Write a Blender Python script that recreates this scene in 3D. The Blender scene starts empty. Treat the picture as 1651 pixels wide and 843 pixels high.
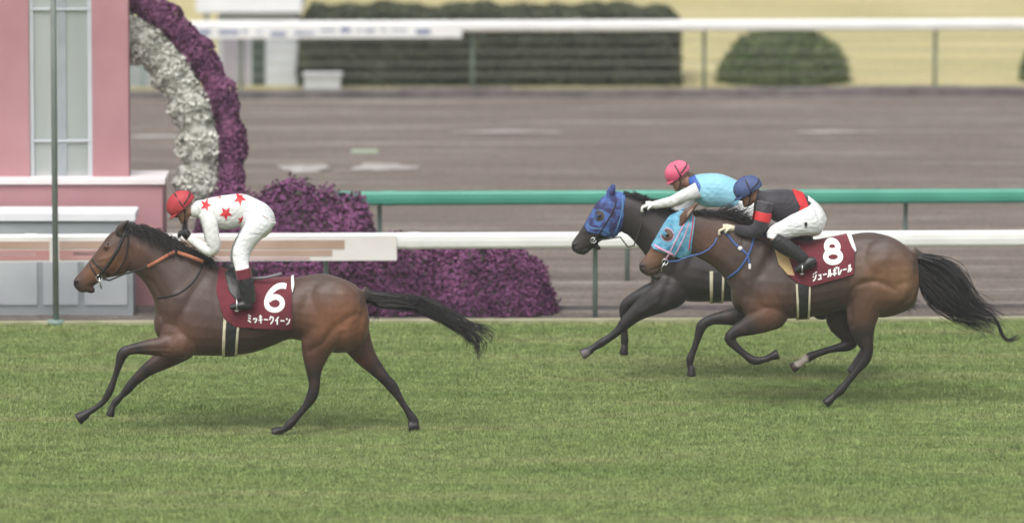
import bpy, bmesh, math, random
import numpy as np
from mathutils import Vector, Matrix
from mathutils.bvhtree import BVHTree
R = math.radians
rng = np.random.default_rng(7); random.seed(7)
scn = bpy.context.scene
COL = scn.collection

# ------------------------------------------------------------ camera, sky, sun
PWID, PHEI, F = 1651.0, 843.0, 10800.0
CX, CY = PWID/2, PHEI/2
H = 8.905; PITCH = math.atan(1321.5/F)
cam_d = bpy.data.cameras.new('camera'); cam = bpy.data.objects.new('camera', cam_d); COL.objects.link(cam)
cam.location = (0, 0, H); cam.rotation_euler = (math.pi/2-PITCH, 0, 0)
cam_d.sensor_width = 36; cam_d.lens = 36*F/PWID; cam_d.clip_start = 1; cam_d.clip_end = 3000
cam_d.dof.use_dof = True; cam_d.dof.focus_distance = 61.6; cam_d.dof.aperture_fstop = 1.1
scn.camera = cam
w = bpy.data.worlds.new('World'); scn.world = w; w.use_nodes = True
nt = w.node_tree; nt.nodes.clear()
SUN_EL, SUN_AZ = R(58), R(200)      # azimuth measured clockwise from +Y (sky convention)
sky = nt.nodes.new('ShaderNodeTexSky'); sky.sky_type = 'NISHITA'; sky.sun_disc = False
sky.sun_elevation = SUN_EL; sky.sun_rotation = SUN_AZ; sky.dust_density = 6; sky.air_density = 1.2
hs = nt.nodes.new('ShaderNodeHueSaturation'); hs.inputs['Saturation'].default_value = .18
bg = nt.nodes.new('ShaderNodeBackground'); bg.inputs['Strength'].default_value = .13
wo = nt.nodes.new('ShaderNodeOutputWorld')
nt.links.new(sky.outputs[0], hs.inputs['Color']); nt.links.new(hs.outputs[0], bg.inputs['Color']); nt.links.new(bg.outputs[0], wo.inputs[0])
sd = bpy.data.lights.new('sun', 'SUN'); sd.energy = 0.9; sd.angle = R(45); sd.color = (1, .97, .93)
so = bpy.data.objects.new('sun', sd); COL.objects.link(so)
dv = Vector((math.sin(SUN_AZ)*math.cos(SUN_EL), math.cos(SUN_AZ)*math.cos(SUN_EL), math.sin(SUN_EL)))
so.rotation_euler = dv.to_track_quat('Z', 'Y').to_euler(); so.location = dv*60
scn.view_settings.view_transform = 'Standard'; scn.view_settings.look = 'None'
scn.view_settings.exposure = 0.5; scn.view_settings.gamma = 1; scn.view_settings.use_curve_mapping = False
scn.render.engine = 'CYCLES'

# ------------------------------------------------------------ pixel <-> world at a known depth
ct, st = math.cos(PITCH), math.sin(PITCH)
def W(px, py, Y):
    u = (px-CX)/F; v = -(py-CY)/F
    d = (u, ct+v*st, -st+v*ct)
    t = Y/d[1]
    return Vector((d[0]*t, Y, H+d[2]*t))
def PX(P):                     # array of world points -> photo pixels
    P = np.asarray(P); z = P[:, 2]-H
    dep = P[:, 1]*ct - z*st; up = P[:, 1]*st + z*ct
    return np.stack([CX+F*P[:, 0]/dep, CY-F*up/dep], 1)
def G(px, py):                 # point of the ground z=0 seen at that pixel
    u = (px-CX)/F; v = -(py-CY)/F
    d = Vector((u, ct+v*st, -st+v*ct)); return Vector((0, 0, H)) + d*(-H/d.z)
SL = .035                      # the course runs slightly away towards the right
def TY(Y0, x): return Y0 + SL*x

# ------------------------------------------------------------ materials
def mat(name, col, rough=.7, col2=None, scale=8, bump=0, bscale=None, spec=.4, stretch=(1,1,1), metal=0, sheen=0, detail=4, trans=0, lo=.35, hi=.65, coat=0):
    m = bpy.data.materials.new(name); m.use_nodes = True
    n = m.node_tree; b = n.nodes['Principled BSDF']
    b.inputs['Base Color'].default_value = (*col, 1); b.inputs['Roughness'].default_value = rough
    b.inputs['Specular IOR Level'].default_value = spec; b.inputs['Metallic'].default_value = metal
    b.inputs['Coat Weight'].default_value = coat
    if sheen: b.inputs['Sheen Weight'].default_value = sheen
    tc = n.nodes.new('ShaderNodeTexCoord'); mp = n.nodes.new('ShaderNodeMapping'); mp.inputs['Scale'].default_value = stretch
    n.links.new(tc.outputs['Object'], mp.inputs['Vector'])
    if col2 is not None:
        nz = n.nodes.new('ShaderNodeTexNoise'); nz.inputs['Scale'].default_value = scale; nz.inputs['Detail'].default_value = detail
        n.links.new(mp.outputs[0], nz.inputs['Vector'])
        r = n.nodes.new('ShaderNodeValToRGB'); r.color_ramp.elements[0].position = lo; r.color_ramp.elements[1].position = hi
        r.color_ramp.elements[0].color = (*col, 1); r.color_ramp.elements[1].color = (*col2, 1)
        n.links.new(nz.outputs['Fac'], r.inputs['Fac']); n.links.new(r.outputs['Color'], b.inputs['Base Color'])
    if bump:
        nb = n.nodes.new('ShaderNodeTexNoise'); nb.inputs['Scale'].default_value = bscale or scale*3; nb.inputs['Detail'].default_value = 4
        n.links.new(mp.outputs[0], nb.inputs['Vector'])
        bp = n.nodes.new('ShaderNodeBump'); bp.inputs['Strength'].default_value = bump; bp.inputs['Distance'].default_value = .02
        n.links.new(nb.outputs['Fac'], bp.inputs['Height']); n.links.new(bp.outputs[0], b.inputs['Normal'])
    return m
def attr_mat(name, rough, spec=.35, nscale=14, amt=.25, bump=.15, bscale=90, sheen=0):
    """colour comes from the 'coat' attribute, broken up by noise"""
    m = bpy.data.materials.new(name); m.use_nodes = True; n = m.node_tree; b = n.nodes['Principled BSDF']
    a = n.nodes.new('ShaderNodeAttribute'); a.attribute_name = 'coat'
    tc = n.nodes.new('ShaderNodeTexCoord')
    nz = n.nodes.new('ShaderNodeTexNoise'); nz.inputs['Scale'].default_value = nscale; nz.inputs['Detail'].default_value = 5
    n.links.new(tc.outputs['Object'], nz.inputs['Vector'])
    mr = n.nodes.new('ShaderNodeMapRange'); mr.inputs['From Min'].default_value = .25; mr.inputs['From Max'].default_value = .75
    mr.inputs['To Min'].default_value = 1-amt; mr.inputs['To Max'].default_value = 1+amt
    n.links.new(nz.outputs['Fac'], mr.inputs['Value'])
    vm = n.nodes.new('ShaderNodeVectorMath'); vm.operation = 'SCALE'
    n.links.new(a.outputs['Color'], vm.inputs[0]); n.links.new(mr.outputs[0], vm.inputs['Scale'])
    n.links.new(vm.outputs[0], b.inputs['Base Color'])
    b.inputs['Roughness'].default_value = rough; b.inputs['Specular IOR Level'].default_value = spec
    if sheen: b.inputs['Sheen Weight'].default_value = sheen; b.inputs['Sheen Roughness'].default_value = .4
    nb = n.nodes.new('ShaderNodeTexNoise'); nb.inputs['Scale'].default_value = bscale; nb.inputs['Detail'].default_value = 3
    n.links.new(tc.outputs['Object'], nb.inputs['Vector'])
    bp = n.nodes.new('ShaderNodeBump'); bp.inputs['Strength'].default_value = bump; bp.inputs['Distance'].default_value = .01
    n.links.new(nb.outputs['Fac'], bp.inputs['Height']); n.links.new(bp.outputs[0], b.inputs['Normal'])
    return m

M = {}
M['coat'] = attr_mat('horse_coat', .46, spec=.40, nscale=24, amt=.16, bump=.25, bscale=120, sheen=.05)
M['skin'] = mat('skin', (.26,.14,.095), .6, (.32,.17,.12), 20)
M['hair'] = mat('dark_hair', (.012,.010,.010), .5, (.03,.026,.025), 30, spec=.5)
M['eye'] = mat('eye', (.01,.007,.005), .12, spec=.6)
M['black_leather'] = mat('black_leather', (.018,.018,.019), .38, (.03,.03,.032), 20, bump=.2, bscale=60)
M['dark_strap'] = mat('dark_strap', (.02,.018,.017), .55)
M['orange_strap'] = mat('orange_rubber', (.42,.13,.07), .7, (.5,.2,.12), 60, bump=.5, bscale=150)
M['blue_strap'] = mat('blue_strap', (.04,.08,.25), .6, (.07,.14,.36), 60)
M['metal'] = mat('steel', (.6,.6,.6), .3, metal=1)
M['maroon'] = mat('maroon_cloth', (.115,.013,.022), .85, (.16,.020,.032), 6, bump=.35, bscale=14, sheen=.2)
M['white_cloth'] = mat('white_cloth', (.74,.74,.72), .85, (.82,.82,.80), 9, bump=.3, bscale=30)
M['number'] = mat('white_print', (.85,.85,.84), .8, bump=.1, bscale=60)
M['cream'] = mat('cream_edging', (.55,.50,.36), .85, (.62,.56,.42), 20)
M['tan'] = mat('tan_pad', (.50,.34,.16), .85, (.56,.40,.2), 20)
M['silk_white'] = mat('white_silk', (.66,.67,.65), .6, (.76,.76,.75), 5, bump=.6, bscale=11, sheen=.2)
M['breeches'] = mat('white_breeches', (.64,.66,.67), .6, (.74,.75,.76), 7, bump=1.0, bscale=30, sheen=.2, stretch=(1,1,2.2))
def folds(m, scale, dist, strength, dirv=(.8,.3,1.4)):
    n = m.node_tree; b = n.nodes['Principled BSDF']; tc = n.nodes.new('ShaderNodeTexCoord'); mp = n.nodes.new('ShaderNodeMapping'); mp.inputs['Scale'].default_value = dirv
    wv = n.nodes.new('ShaderNodeTexNoise'); wv.inputs['Scale'].default_value = scale; wv.inputs['Detail'].default_value = 3; wv.inputs['Distortion'].default_value = dist
    mp.inputs['Rotation'].default_value = (0, .6, 0)
    n.links.new(tc.outputs['Object'], mp.inputs[0]); n.links.new(mp.outputs[0], wv.inputs[0])
    bp = n.nodes.new('ShaderNodeBump'); bp.inputs['Strength'].default_value = strength; bp.inputs['Distance'].default_value = .03
    n.links.new(wv.outputs[0], bp.inputs['Height']); n.links.new(bp.outputs[0], b.inputs['Normal'])
folds(M['breeches'], 11, 1.0, .5, (.6,1,2.2)); folds(M['silk_white'], 6, .8, .6, (1.4,1,.8))
M['silk_black'] = mat('charcoal_silk', (.020,.017,.024), .6, (.032,.027,.036), 5, bump=.5, bscale=12, sheen=.3)
M['silk_red'] = mat('red_silk', (.52,.02,.03), .5, (.6,.035,.04), 6, bump=.4, bscale=12)
M['silk_sky'] = mat('sky_blue_silk', (.20,.47,.60), .5, (.27,.56,.68), 5, bump=.5, bscale=11, sheen=.2)
M['silk_navy'] = mat('royal_blue_silk', (.035,.09,.33), .5, (.05,.13,.42), 5, bump=.4, bscale=12)
M['helm_red'] = mat('red_cap', (.36,.022,.032), .6, (.46,.05,.06), 5, bump=.4, bscale=16)
M['helm_pink'] = mat('pink_cap', (.62,.09,.17), .6, (.72,.18,.27), 5, bump=.4, bscale=16)
M['helm_blue'] = mat('navy_cap', (.035,.055,.16), .6, (.08,.12,.26), 5, bump=.4, bscale=16)
M['glove_black'] = mat('black_glove', (.015,.015,.016), .6, (.03,.03,.03), 30)
M['glove_cream'] = mat('cream_glove', (.62,.56,.40), .7, (.7,.64,.5), 30)
M['hood_blue'] = mat('blue_hood', (.032,.026,.095), .75, (.07,.14,.38), 13, bump=.3, lo=.42, hi=.60)
M['hood_turq'] = mat('turquoise_hood', (.055,.22,.36), .75, (.20,.47,.62), 14, bump=.3)
M['trim_red'] = mat('red_trim', (.58,.07,.12), .7)
M['trim_pink'] = mat('pink_trim', (.62,.25,.36), .7, (.5,.4,.6), 40)
M['trim_sky'] = mat('sky_trim', (.08,.20,.38), .7)

# ------------------------------------------------------------ object helpers
def link(o, parent=None):
    COL.objects.link(o)
    if parent is not None:
        o.parent = parent; o.matrix_parent_inverse = parent.matrix_world.inverted()
    return o
def tag(o, label=None, cat=None, group=None, kind=None):
    if label: o['label'] = label
    if cat: o['category'] = cat
    if group: o['group'] = group
    if kind: o['kind'] = kind
    return o
def smooth(me, on=True):
    me.polygons.foreach_set('use_smooth', [on]*len(me.polygons)); me.update()
def mesh_np(name, V, Fc):
    """V (n,3), Fc (m,k) arrays -> mesh, quickly"""
    V = np.asarray(V, dtype=np.float32); Fc = np.asarray(Fc, dtype=np.int32)
    me = bpy.data.meshes.new(name); me.vertices.add(len(V)); me.vertices.foreach_set('co', V.ravel())
    k = Fc.shape[1]; me.loops.add(Fc.size); me.loops.foreach_set('vertex_index', Fc.ravel())
    me.polygons.add(len(Fc)); me.polygons.foreach_set('loop_start', np.arange(len(Fc), dtype=np.int32)*k)
    me.update(calc_edges=True); me.validate(); return me
def put(name, me, m, parent=None, origin=None, sm=False):
    if origin is not None:
        me.transform(Matrix.Translation(-Vector(origin)))
    me.materials.clear(); me.materials.append(m)
    o = bpy.data.objects.new(name, me)
    if origin is not None: o.location = origin
    if parent is None: COL.objects.link(o)
    else:
        COL.objects.link(o); o.parent = parent
        o.location = (Vector(origin) if origin is not None else Vector((0,0,0))) - parent_world(parent)
    if sm: smooth(me)
    return o
def parent_world(o):
    v = Vector((0,0,0))
    while o is not None: v += o.location; o = o.parent
    return v
def root(name, loc):
    o = bpy.data.objects.new(name, None); COL.objects.link(o); o.location = loc; o.empty_display_size = .2; return o
class MB:
    def __init__(s): s.v = []; s.f = []
    def add(s, vs, fs):
        n = len(s.v); s.v += [tuple(v) for v in vs]; s.f += [tuple(i+n for i in f) for f in fs]
    def box(s, a, b, bev=0):
        bm = bmesh.new(); bmesh.ops.create_cube(bm, size=1)
        a = Vector(a); b = Vector(b); c = (a+b)/2; d = b-a
        for v in bm.verts: v.co = Vector((v.co.x*d.x, v.co.y*d.y, v.co.z*d.z))+c
        if bev: bmesh.ops.bevel(bm, geom=bm.edges[:], offset=bev, segments=2, affect='EDGES')
        bm.verts.index_update(); s.add([v.co[:] for v in bm.verts], [[v.index for v in f.verts] for f in bm.faces]); bm.free()
    def tube(s, pts, r, n=8, flat=None):
        """round tube through world points; r number or list"""
        pts = [Vector(p) for p in pts]; k = len(pts)
        rs = r if isinstance(r, (list, tuple)) else [r]*k
        vs = []; fs = []
        up = Vector((0,1,0))
        for i, p in enumerate(pts):
            t = (pts[min(i+1,k-1)]-pts[max(i-1,0)]).normalized()
            a = t.cross(up); a = a.normalized() if a.length > .1 else t.cross(Vector((1,0,0))).normalized()
            b = t.cross(a).normalized()
            for j in range(n):
                an = 2*math.pi*j/n; vs.append(p + a*math.cos(an)*rs[i] + b*math.sin(an)*rs[i]*(flat or 1))
        for i in range(k-1):
            for j in range(n):
                fs.append((i*n+j, i*n+(j+1)%n, (i+1)*n+(j+1)%n, (i+1)*n+j))
        fs.append(tuple(range(n-1,-1,-1))); fs.append(tuple((k-1)*n+j for j in range(n)))
        s.add(vs, fs)
    def ell(s, c, r, rot=0, seg=16):
        """ellipsoid, radii along x', y, z' turned by rot in the x-z plane"""
        bm = bmesh.new(); bmesh.ops.create_uvsphere(bm, u_segments=seg, v_segments=seg//2+2, radius=1)
        c = Vector(c); cr, sr = math.cos(rot), math.sin(rot)
        for v in bm.verts:
            x, y, z = v.co.x*r[0], v.co.y*r[1], v.co.z*r[2]
            v.co = Vector((x*cr-z*sr, y, x*sr+z*cr))+c
        bm.verts.index_update(); s.add([v.co[:] for v in bm.verts], [[v.index for v in f.verts] for f in bm.faces]); bm.free()
    def mesh(s, name='m'):
        me = bpy.data.meshes.new(name); me.from_pydata([tuple(v) for v in s.v], [], s.f); me.update(); return me
    def build(s, name, m, parent=None, origin=None, sm=False): return put(name, s.mesh(name), m, parent, origin, sm)
def catmull(P, n=6):
    P = [np.array(p, float) for p in P]; out = []
    Q = [2*P[0]-P[1]] + P + [2*P[-1]-P[-2]]
    for i in range(1, len(Q)-2):
        for k in range(n):
            t = k/n; a, b, c, d = Q[i-1], Q[i], Q[i+1], Q[i+2]
            out.append(.5*((2*b)+(c-a)*t+(2*a-5*b+4*c-d)*t*t+(3*b-a-3*c+d)*t**3))
    out.append(P[-1]); return out

# figure building: stations in photo pixels, at the figure's own depth Y
class Fig:
    def __init__(s, Y): s.Y = Y; s.m = MB(); s.s = (W(1000,600,Y)-W(900,600,Y)).length/100  # metres per pixel
    def ring(s, c, hv, lat, rl, k=0, n=24, e=1.0):
        out = []
        for j in range(n):
            a = 2*math.pi*j/n; sn, cs = math.sin(a), math.cos(a)
            sn = math.copysign(abs(sn)**e, sn); cs = math.copysign(abs(cs)**e, cs)
            p = W(c[0]+hv[0]*sn, c[1]+hv[1]*sn, s.Y+lat)
            out.append(p+Vector((0, rl*cs*(1-k*sn), 0)))
        return out
    def _join(s, rings):
        n = len(rings[0]); vs = [v for r in rings for v in r]; fs = []
        for i in range(len(rings)-1):
            for j in range(n): fs.append((i*n+j, i*n+(j+1)%n, (i+1)*n+(j+1)%n, (i+1)*n+j))
        k = len(rings); fs.append(tuple(range(n-1,-1,-1))); fs.append(tuple((k-1)*n+j for j in range(n)))
        s.m.add(vs, fs)
    def loft(s, st, sub=3, e=.95):
        """st: (top xy, bottom xy, half width m, lateral, k)"""
        A = catmull([(a[0][0],a[0][1],a[1][0],a[1][1],a[2],a[3],a[4]) for a in st], sub)
        s._join([s.ring(((a[0]+a[2])/2,(a[1]+a[3])/2), ((a[0]-a[2])/2,(a[1]-a[3])/2), a[5], max(a[4],.005), a[6], e=e) for a in A])
    def limb(s, st, sub=3, inf=0):
        """st: (x, y, lateral m, in-plane radius px, lateral radius m)"""
        A = catmull(st, sub); rs = []
        for i, a in enumerate(A):
            t = A[min(i+1,len(A)-1)][:2]-A[max(i-1,0)][:2]; t = t/(np.linalg.norm(t)+1e-9)
            r = max(a[3], 1)+inf/s.s
            rs.append(s.ring(a[:2], (-t[1]*r, t[0]*r), a[2], max(a[4], .006)+inf, n=16))
        s._join(rs)
    def ell(s, x, y, lat, rx, ry, rl, rot=0, inf=0):
        s.m.ell(W(x, y, s.Y+lat), (rx*s.s+inf, rl+inf, ry*s.s+inf), -rot)
    def remesh(s, vox, it=3, fac=.5):
        me = s.m.mesh('tmp'); o = bpy.data.objects.new('tmp', me); COL.objects.link(o)
        bm = bmesh.new(); bm.from_mesh(me); bmesh.ops.recalc_face_normals(bm, faces=bm.faces[:]); bm.to_mesh(me); bm.free()
        r = o.modifiers.new('r', 'REMESH'); r.mode = 'VOXEL'; r.voxel_size = vox; r.adaptivity = 0
        if it:
            q = o.modifiers.new('s', 'SMOOTH'); q.iterations = it; q.factor = fac
        dg = bpy.context.evaluated_depsgraph_get(); dg.update()
        out = bpy.data.meshes.new_from_object(o.evaluated_get(dg)); bpy.data.objects.remove(o); bpy.data.meshes.remove(me)
        return out
def vco(me):
    a = np.empty(len(me.vertices)*3, np.float32); me.vertices.foreach_get('co', a); return a.reshape(-1,3)
def vno(me):
    a = np.empty(len(me.vertices)*3, np.float32); me.vertices.foreach_get('normal', a); return a.reshape(-1,3)
def dist_poly(P, L):
    d = np.full(len(P), 1e9)
    for a, b in zip(L[:-1], L[1:]):
        a = np.array(a, float); b = np.array(b, float); ab = b-a
        t = np.clip(((P-a)@ab)/(ab@ab+1e-9), 0, 1)
        d = np.minimum(d, np.linalg.norm(P-(a+t[:,None]*ab), axis=1))
    return d
def sculpt(me, items, Yc):
    """items: (polyline px, width px, depth m); raises or sinks the flanks along lines of muscle"""
    co = vco(me); no = vno(me)
    P = PX(np.stack([co[:,0], np.full(len(co), Yc), co[:,2]], 1))
    d = np.zeros(len(co))
    for L, wd, dep in items:
        L = [p for p in catmull(L, 4)] if len(L) > 2 else L
        d += dep*np.exp(-(dist_poly(P, [q[:2] for q in L])/wd)**2)
    d *= np.clip(np.abs(no[:,1])*1.4, 0, 1)
    co += no*d[:,None]; me.vertices.foreach_set('co', co.ravel()); me.update()
def set_coat(me, rgb):
    a = me.color_attributes.new('coat', 'FLOAT_COLOR', 'POINT')
    a.data.foreach_set('color', np.concatenate([rgb, np.ones((len(rgb),1))], 1).astype(np.float32).ravel())
def bvh_of(me): return BVHTree.FromPolygons([v.co[:] for v in me.vertices], [p.vertices[:] for p in me.polygons])
def shell(me, poly, Y, off, thick=.004, side=0, latmin=None, ymax=None):
    """cloth lying on the body: the skin inside a convex polygon (photo pixels at depth Y), lifted off it"""
    bm = bmesh.new(); bm.from_mesh(me)
    c = sum((Vector((p[0],p[1])) for p in poly), Vector((0,0)))/len(poly)
    cw = W(c.x, c.y, Y)
    for i in range(len(poly)):
        a = W(*poly[i], Y); b = W(*poly[(i+1)%len(poly)], Y)
        n = (b-a).cross(Vector((0,1,0))).normalized()
        if (cw-a).dot(n) > 0: n = -n
        bmesh.ops.bisect_plane(bm, geom=bm.verts[:]+bm.edges[:]+bm.faces[:], plane_co=a, plane_no=n, clear_outer=True)
    if side: bmesh.ops.bisect_plane(bm, geom=bm.verts[:]+bm.edges[:]+bm.faces[:], plane_co=(0,Y+(latmin or 0),0), plane_no=(0,-side,0), clear_outer=True)
    if not bm.verts:
        bm.free(); return bpy.data.meshes.new('empty')
    bm.normal_update()
    for v in bm.verts: v.co += v.normal*off
    out = bpy.data.meshes.new('shell'); bm.to_mesh(out); bm.free()
    o = bpy.data.objects.new('tmp', out); COL.objects.link(o)
    sm = o.modifiers.new('sm','SMOOTH'); sm.iterations = 2; sm.factor = .3
    s = o.modifiers.new('s', 'SOLIDIFY'); s.thickness = thick; s.offset = 1
    dg = bpy.context.evaluated_depsgraph_get(); dg.update()
    res = bpy.data.meshes.new_from_object(o.evaluated_get(dg)); bpy.data.objects.remove(o); return res
def cast(bvh, px, py, Y, side=-1):
    """point of a surface seen square-on from the side at that pixel"""
    base = W(px, py, Y-.25 if side < 0 else Y)
    o = Vector((base.x, Y+side*2, base.z))
    if side > 0: o.z = W(px, py, Y-.25).z
    h = bvh.ray_cast(o, Vector((0,-side,0)))
    return (h[0], h[1]) if h[0] is not None else (None, None)
def strap(mb, bvh, pts, Y, r=.008, off=.004, sides=(-1,1), flat=.5, n=6):
    C = catmull(pts, n)
    for sd_ in sides:
        run = []
        for c in C:
            p, nn = cast(bvh, c[0], c[1], Y, sd_)
            if p is not None: run.append(p+Vector((0, sd_*off, 0)))
            elif len(run) > 1: mb.tube(run, r, 6, flat); run = []
            else: run = []
        if len(run) > 1: mb.tube(run, r, 6, flat)
def stroke(mb, bvh, pts, Y, wpx, lift, n=5, round_=True):
    """printed stroke lying on a cloth"""
    C = catmull(pts, n) if len(pts) > 2 else [np.array(pts[0],float)+(np.array(pts[1],float)-np.array(pts[0],float))*t for t in np.linspace(0,1,5)]
    L = []; Rr = []
    for i, c in enumerate(C):
        t = C[min(i+1,len(C)-1)]-C[max(i-1,0)]; t = t/(np.linalg.norm(t)+1e-9)
        nn = np.array((-t[1], t[0]))*wpx/2
        row = []
        for f in (-1,-.5,0,.5,1):
            q = c+nn*f; p, no = cast(bvh, q[0], q[1], Y)
            if p is None: return
            row.append(p+(no if no.y < 0 else -no)*lift)
        L.append(row)
    vs = [v for r_ in L for v in r_]; fs = [(i*5+j, i*5+j+1, (i+1)*5+j+1, (i+1)*5+j) for i in range(len(L)-1) for j in range(4)]
    mb.add(vs, fs)
def decal_poly(mb, bvh, poly, Y, lift, step=1.2):
    """filled flat shape printed on cloth: fine grid clipped to the polygon"""
    bm = bmesh.new()
    vs = [bm.verts.new((p[0], p[1], 0)) for p in poly]; f = bm.faces.new(vs)
    xs = [p[0] for p in poly]; ys = [p[1] for p in poly]
    x = min(xs)+step
    while x < max(xs):
        bmesh.ops.bisect_plane(bm, geom=bm.verts[:]+bm.edges[:]+bm.faces[:], plane_co=(x,0,0), plane_no=(1,0,0)); x += step
    y = min(ys)+step
    while y < max(ys):
        bmesh.ops.bisect_plane(bm, geom=bm.verts[:]+bm.edges[:]+bm.faces[:], plane_co=(0,y,0), plane_no=(0,1,0)); y += step
    bm.verts.index_update(); V = []; ok = {}
    for v in bm.verts:
        p, no = cast(bvh, v.co.x, v.co.y, Y)
        if p is not None: ok[v.index] = len(V); V.append(p+(no if no.y < 0 else -no)*lift)
    fs = [[ok[v.index] for v in f.verts] for f in bm.faces if all(v.index in ok for v in f.verts)]
    bm.free(); mb.add(V, fs)
def strands(guides, n, r0=.004, r1=.0012, spread=(.05,.05,.05), tip=.5, steps=14, wave=.01):
    """hair: guides are lists of world points with equal lengths; strands blend between neighbouring guides"""
    mb = MB(); G_ = [np.array([list(p) for p in catmull([tuple(q) for q in g], 5)]) for g in guides]
    K = min(len(g) for g in G_)
    V = []; Fc = []
    for k in range(n):
        a = rng.uniform(0, max(len(G_)-1.001,.0001)); i = int(a); f = a-i
        if len(G_) == 1: g = G_[0][:K]
        else: g = G_[i][:K]*(1-f)+G_[i+1][:K]*f
        L = rng.uniform(1-tip, 1)
        T = np.linspace(0, L, steps)*(K-1)
        idx = np.minimum(T.astype(int), K-2); fr = (T-idx)[:,None]
        p = g[idx]*(1-fr)+g[idx+1]*fr
        o = rng.normal(0, 1, 3)*np.array(spread)
        o2 = rng.normal(0, 1, 3)*np.array(spread)*1.3
        tt = np.linspace(0, 1, steps)[:,None]*L
        p = p + o*(.35+.65*np.sin(np.pi*np.clip(tt,0,1)*.8)) + o2*tt**2 + wave*np.sin(tt*rng.uniform(4,9)+rng.uniform(0,6,3))*tt
        rr = (r0+(r1-r0)*np.linspace(0,1,steps))*rng.uniform(.7,1.3)
        b = len(V)
        for s_ in range(steps):
            for j in range(3):
                an = 2.094*j+1; V.append((p[s_,0]+rr[s_]*math.cos(an), p[s_,1]+rr[s_]*math.sin(an)*.7, p[s_,2]+rr[s_]*math.sin(an)))
        for s_ in range(steps-1):
            for j in range(3): Fc.append((b+s_*3+j, b+s_*3+(j+1)%3, b+(s_+1)*3+(j+1)%3, b+(s_+1)*3+j))
    return mesh_np('strands', V, Fc)
def leaves(P, N, size, jitter=.8):
    """a small quad at every point, roughly facing N"""
    n = len(P); N = N+rng.normal(0, jitter, (n,3)); N /= np.linalg.norm(N, axis=1)[:,None]+1e-9
    a = np.cross(N, rng.normal(0,1,(n,3))); a /= np.linalg.norm(a, axis=1)[:,None]+1e-9; b = np.cross(N, a)
    s = (size*rng.uniform(.6,1.4,n))[:,None]; a = a*s; b = b*s*.6
    V = np.stack([P-a, P-b, P+a, P+b], 1).reshape(-1,3)
    return mesh_np('leaves', V, np.arange(4*n).reshape(-1,4))
# ------------------------------------------------------------ ground
def two_scale(name, c1, c2, c3, s1, s2, stretch, rough=.95, bump=.6, bs=60, spec=.2, mid=.5):
    m = bpy.data.materials.new(name); m.use_nodes = True; n = m.node_tree; b = n.nodes['Principled BSDF']
    b.inputs['Roughness'].default_value = rough; b.inputs['Specular IOR Level'].default_value = spec
    tc = n.nodes.new('ShaderNodeTexCoord'); mp = n.nodes.new('ShaderNodeMapping'); mp.inputs['Scale'].default_value = stretch
    n.links.new(tc.outputs['Object'], mp.inputs[0])
    z1 = n.nodes.new('ShaderNodeTexNoise'); z1.inputs['Scale'].default_value = s1; z1.inputs['Detail'].default_value = 6; z1.inputs['Roughness'].default_value = .65
    z2 = n.nodes.new('ShaderNodeTexNoise'); z2.inputs['Scale'].default_value = s2; z2.inputs['Detail'].default_value = 3
    n.links.new(mp.outputs[0], z1.inputs[0]); n.links.new(tc.outputs['Object'], z2.inputs[0])
    r = n.nodes.new('ShaderNodeValToRGB'); e = r.color_ramp.elements
    e[0].position = .3; e[0].color = (*c1,1); e[1].position = .72; e[1].color = (*c3,1); q = e.new(mid); q.color = (*c2,1)
    n.links.new(z1.outputs[0], r.inputs[0])
    mx = n.nodes.new('ShaderNodeVectorMath'); mx.operation = 'SCALE'
    mr = n.nodes.new('ShaderNodeMapRange'); mr.inputs['From Min'].default_value=.3; mr.inputs['From Max'].default_value=.7; mr.inputs['To Min'].default_value = .72; mr.inputs['To Max'].default_value = 1.28
    n.links.new(z2.outputs[0], mr.inputs[0]); n.links.new(r.outputs[0], mx.inputs[0]); n.links.new(mr.outputs[0], mx.inputs['Scale']); n.links.new(mx.outputs[0], b.inputs['Base Color'])
    zb = n.nodes.new('ShaderNodeTexNoise'); zb.inputs['Scale'].default_value = bs; zb.inputs['Detail'].default_value = 4
    n.links.new(tc.outputs['Object'], zb.inputs[0])
    bp = n.nodes.new('ShaderNodeBump'); bp.inputs['Strength'].default_value = bump; bp.inputs['Distance'].default_value = .02
    n.links.new(zb.outputs[0], bp.inputs['Height']); n.links.new(bp.outputs[0], b.inputs['Normal'])
    return m
M['turf'] = two_scale('turf', (.10,.15,.042), (.15,.19,.062), (.21,.21,.095), 1.0, 8, (.22,1.5,1), bump=1, bs=40)
M['blade'] = two_scale('grass_blade', (.150,.225,.062), (.215,.285,.095), (.30,.315,.145), 1.0, 5, (.22,1.5,1), bump=0, rough=.6, spec=.3)
M['dirt'] = two_scale('dirt', (.112,.092,.078), (.158,.132,.113), (.31,.28,.25), 1.1, 26, (.16,3.0,1), bump=1.0, bs=22, mid=.52)
M['straw'] = two_scale('dormant_grass', (.27,.26,.12), (.41,.36,.18), (.50,.44,.26), .8, 12, (.3,1.6,1), bump=.6, bs=30)
M['kerb_dark'] = mat('weathered_kerb', (.09,.08,.08), .9, (.17,.15,.145), 3, bump=.5)
M['kerb_pale'] = mat('pale_kerb', (.28,.28,.16), .9, (.40,.38,.26), 3, bump=.4)
def sheet(name, Y0, Y1, z, m, X=60, nx=2, hump=0):
    V = []; 
    for Y in (Y0, Y1):
        for x in (-X, X): V.append((x, Y+(SL*x if Y < 200 and Y > 20 else 0), z))
    me = bpy.data.meshes.new(name); me.from_pydata(V, [], [(0,1,3,2)]); me.update()
    return tag(put(name, me, m), kind='structure')
EDGE = 67.65; FAR = 91.3
sheet('turf_track', -40, EDGE, 0, M['turf'], 300)
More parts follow.
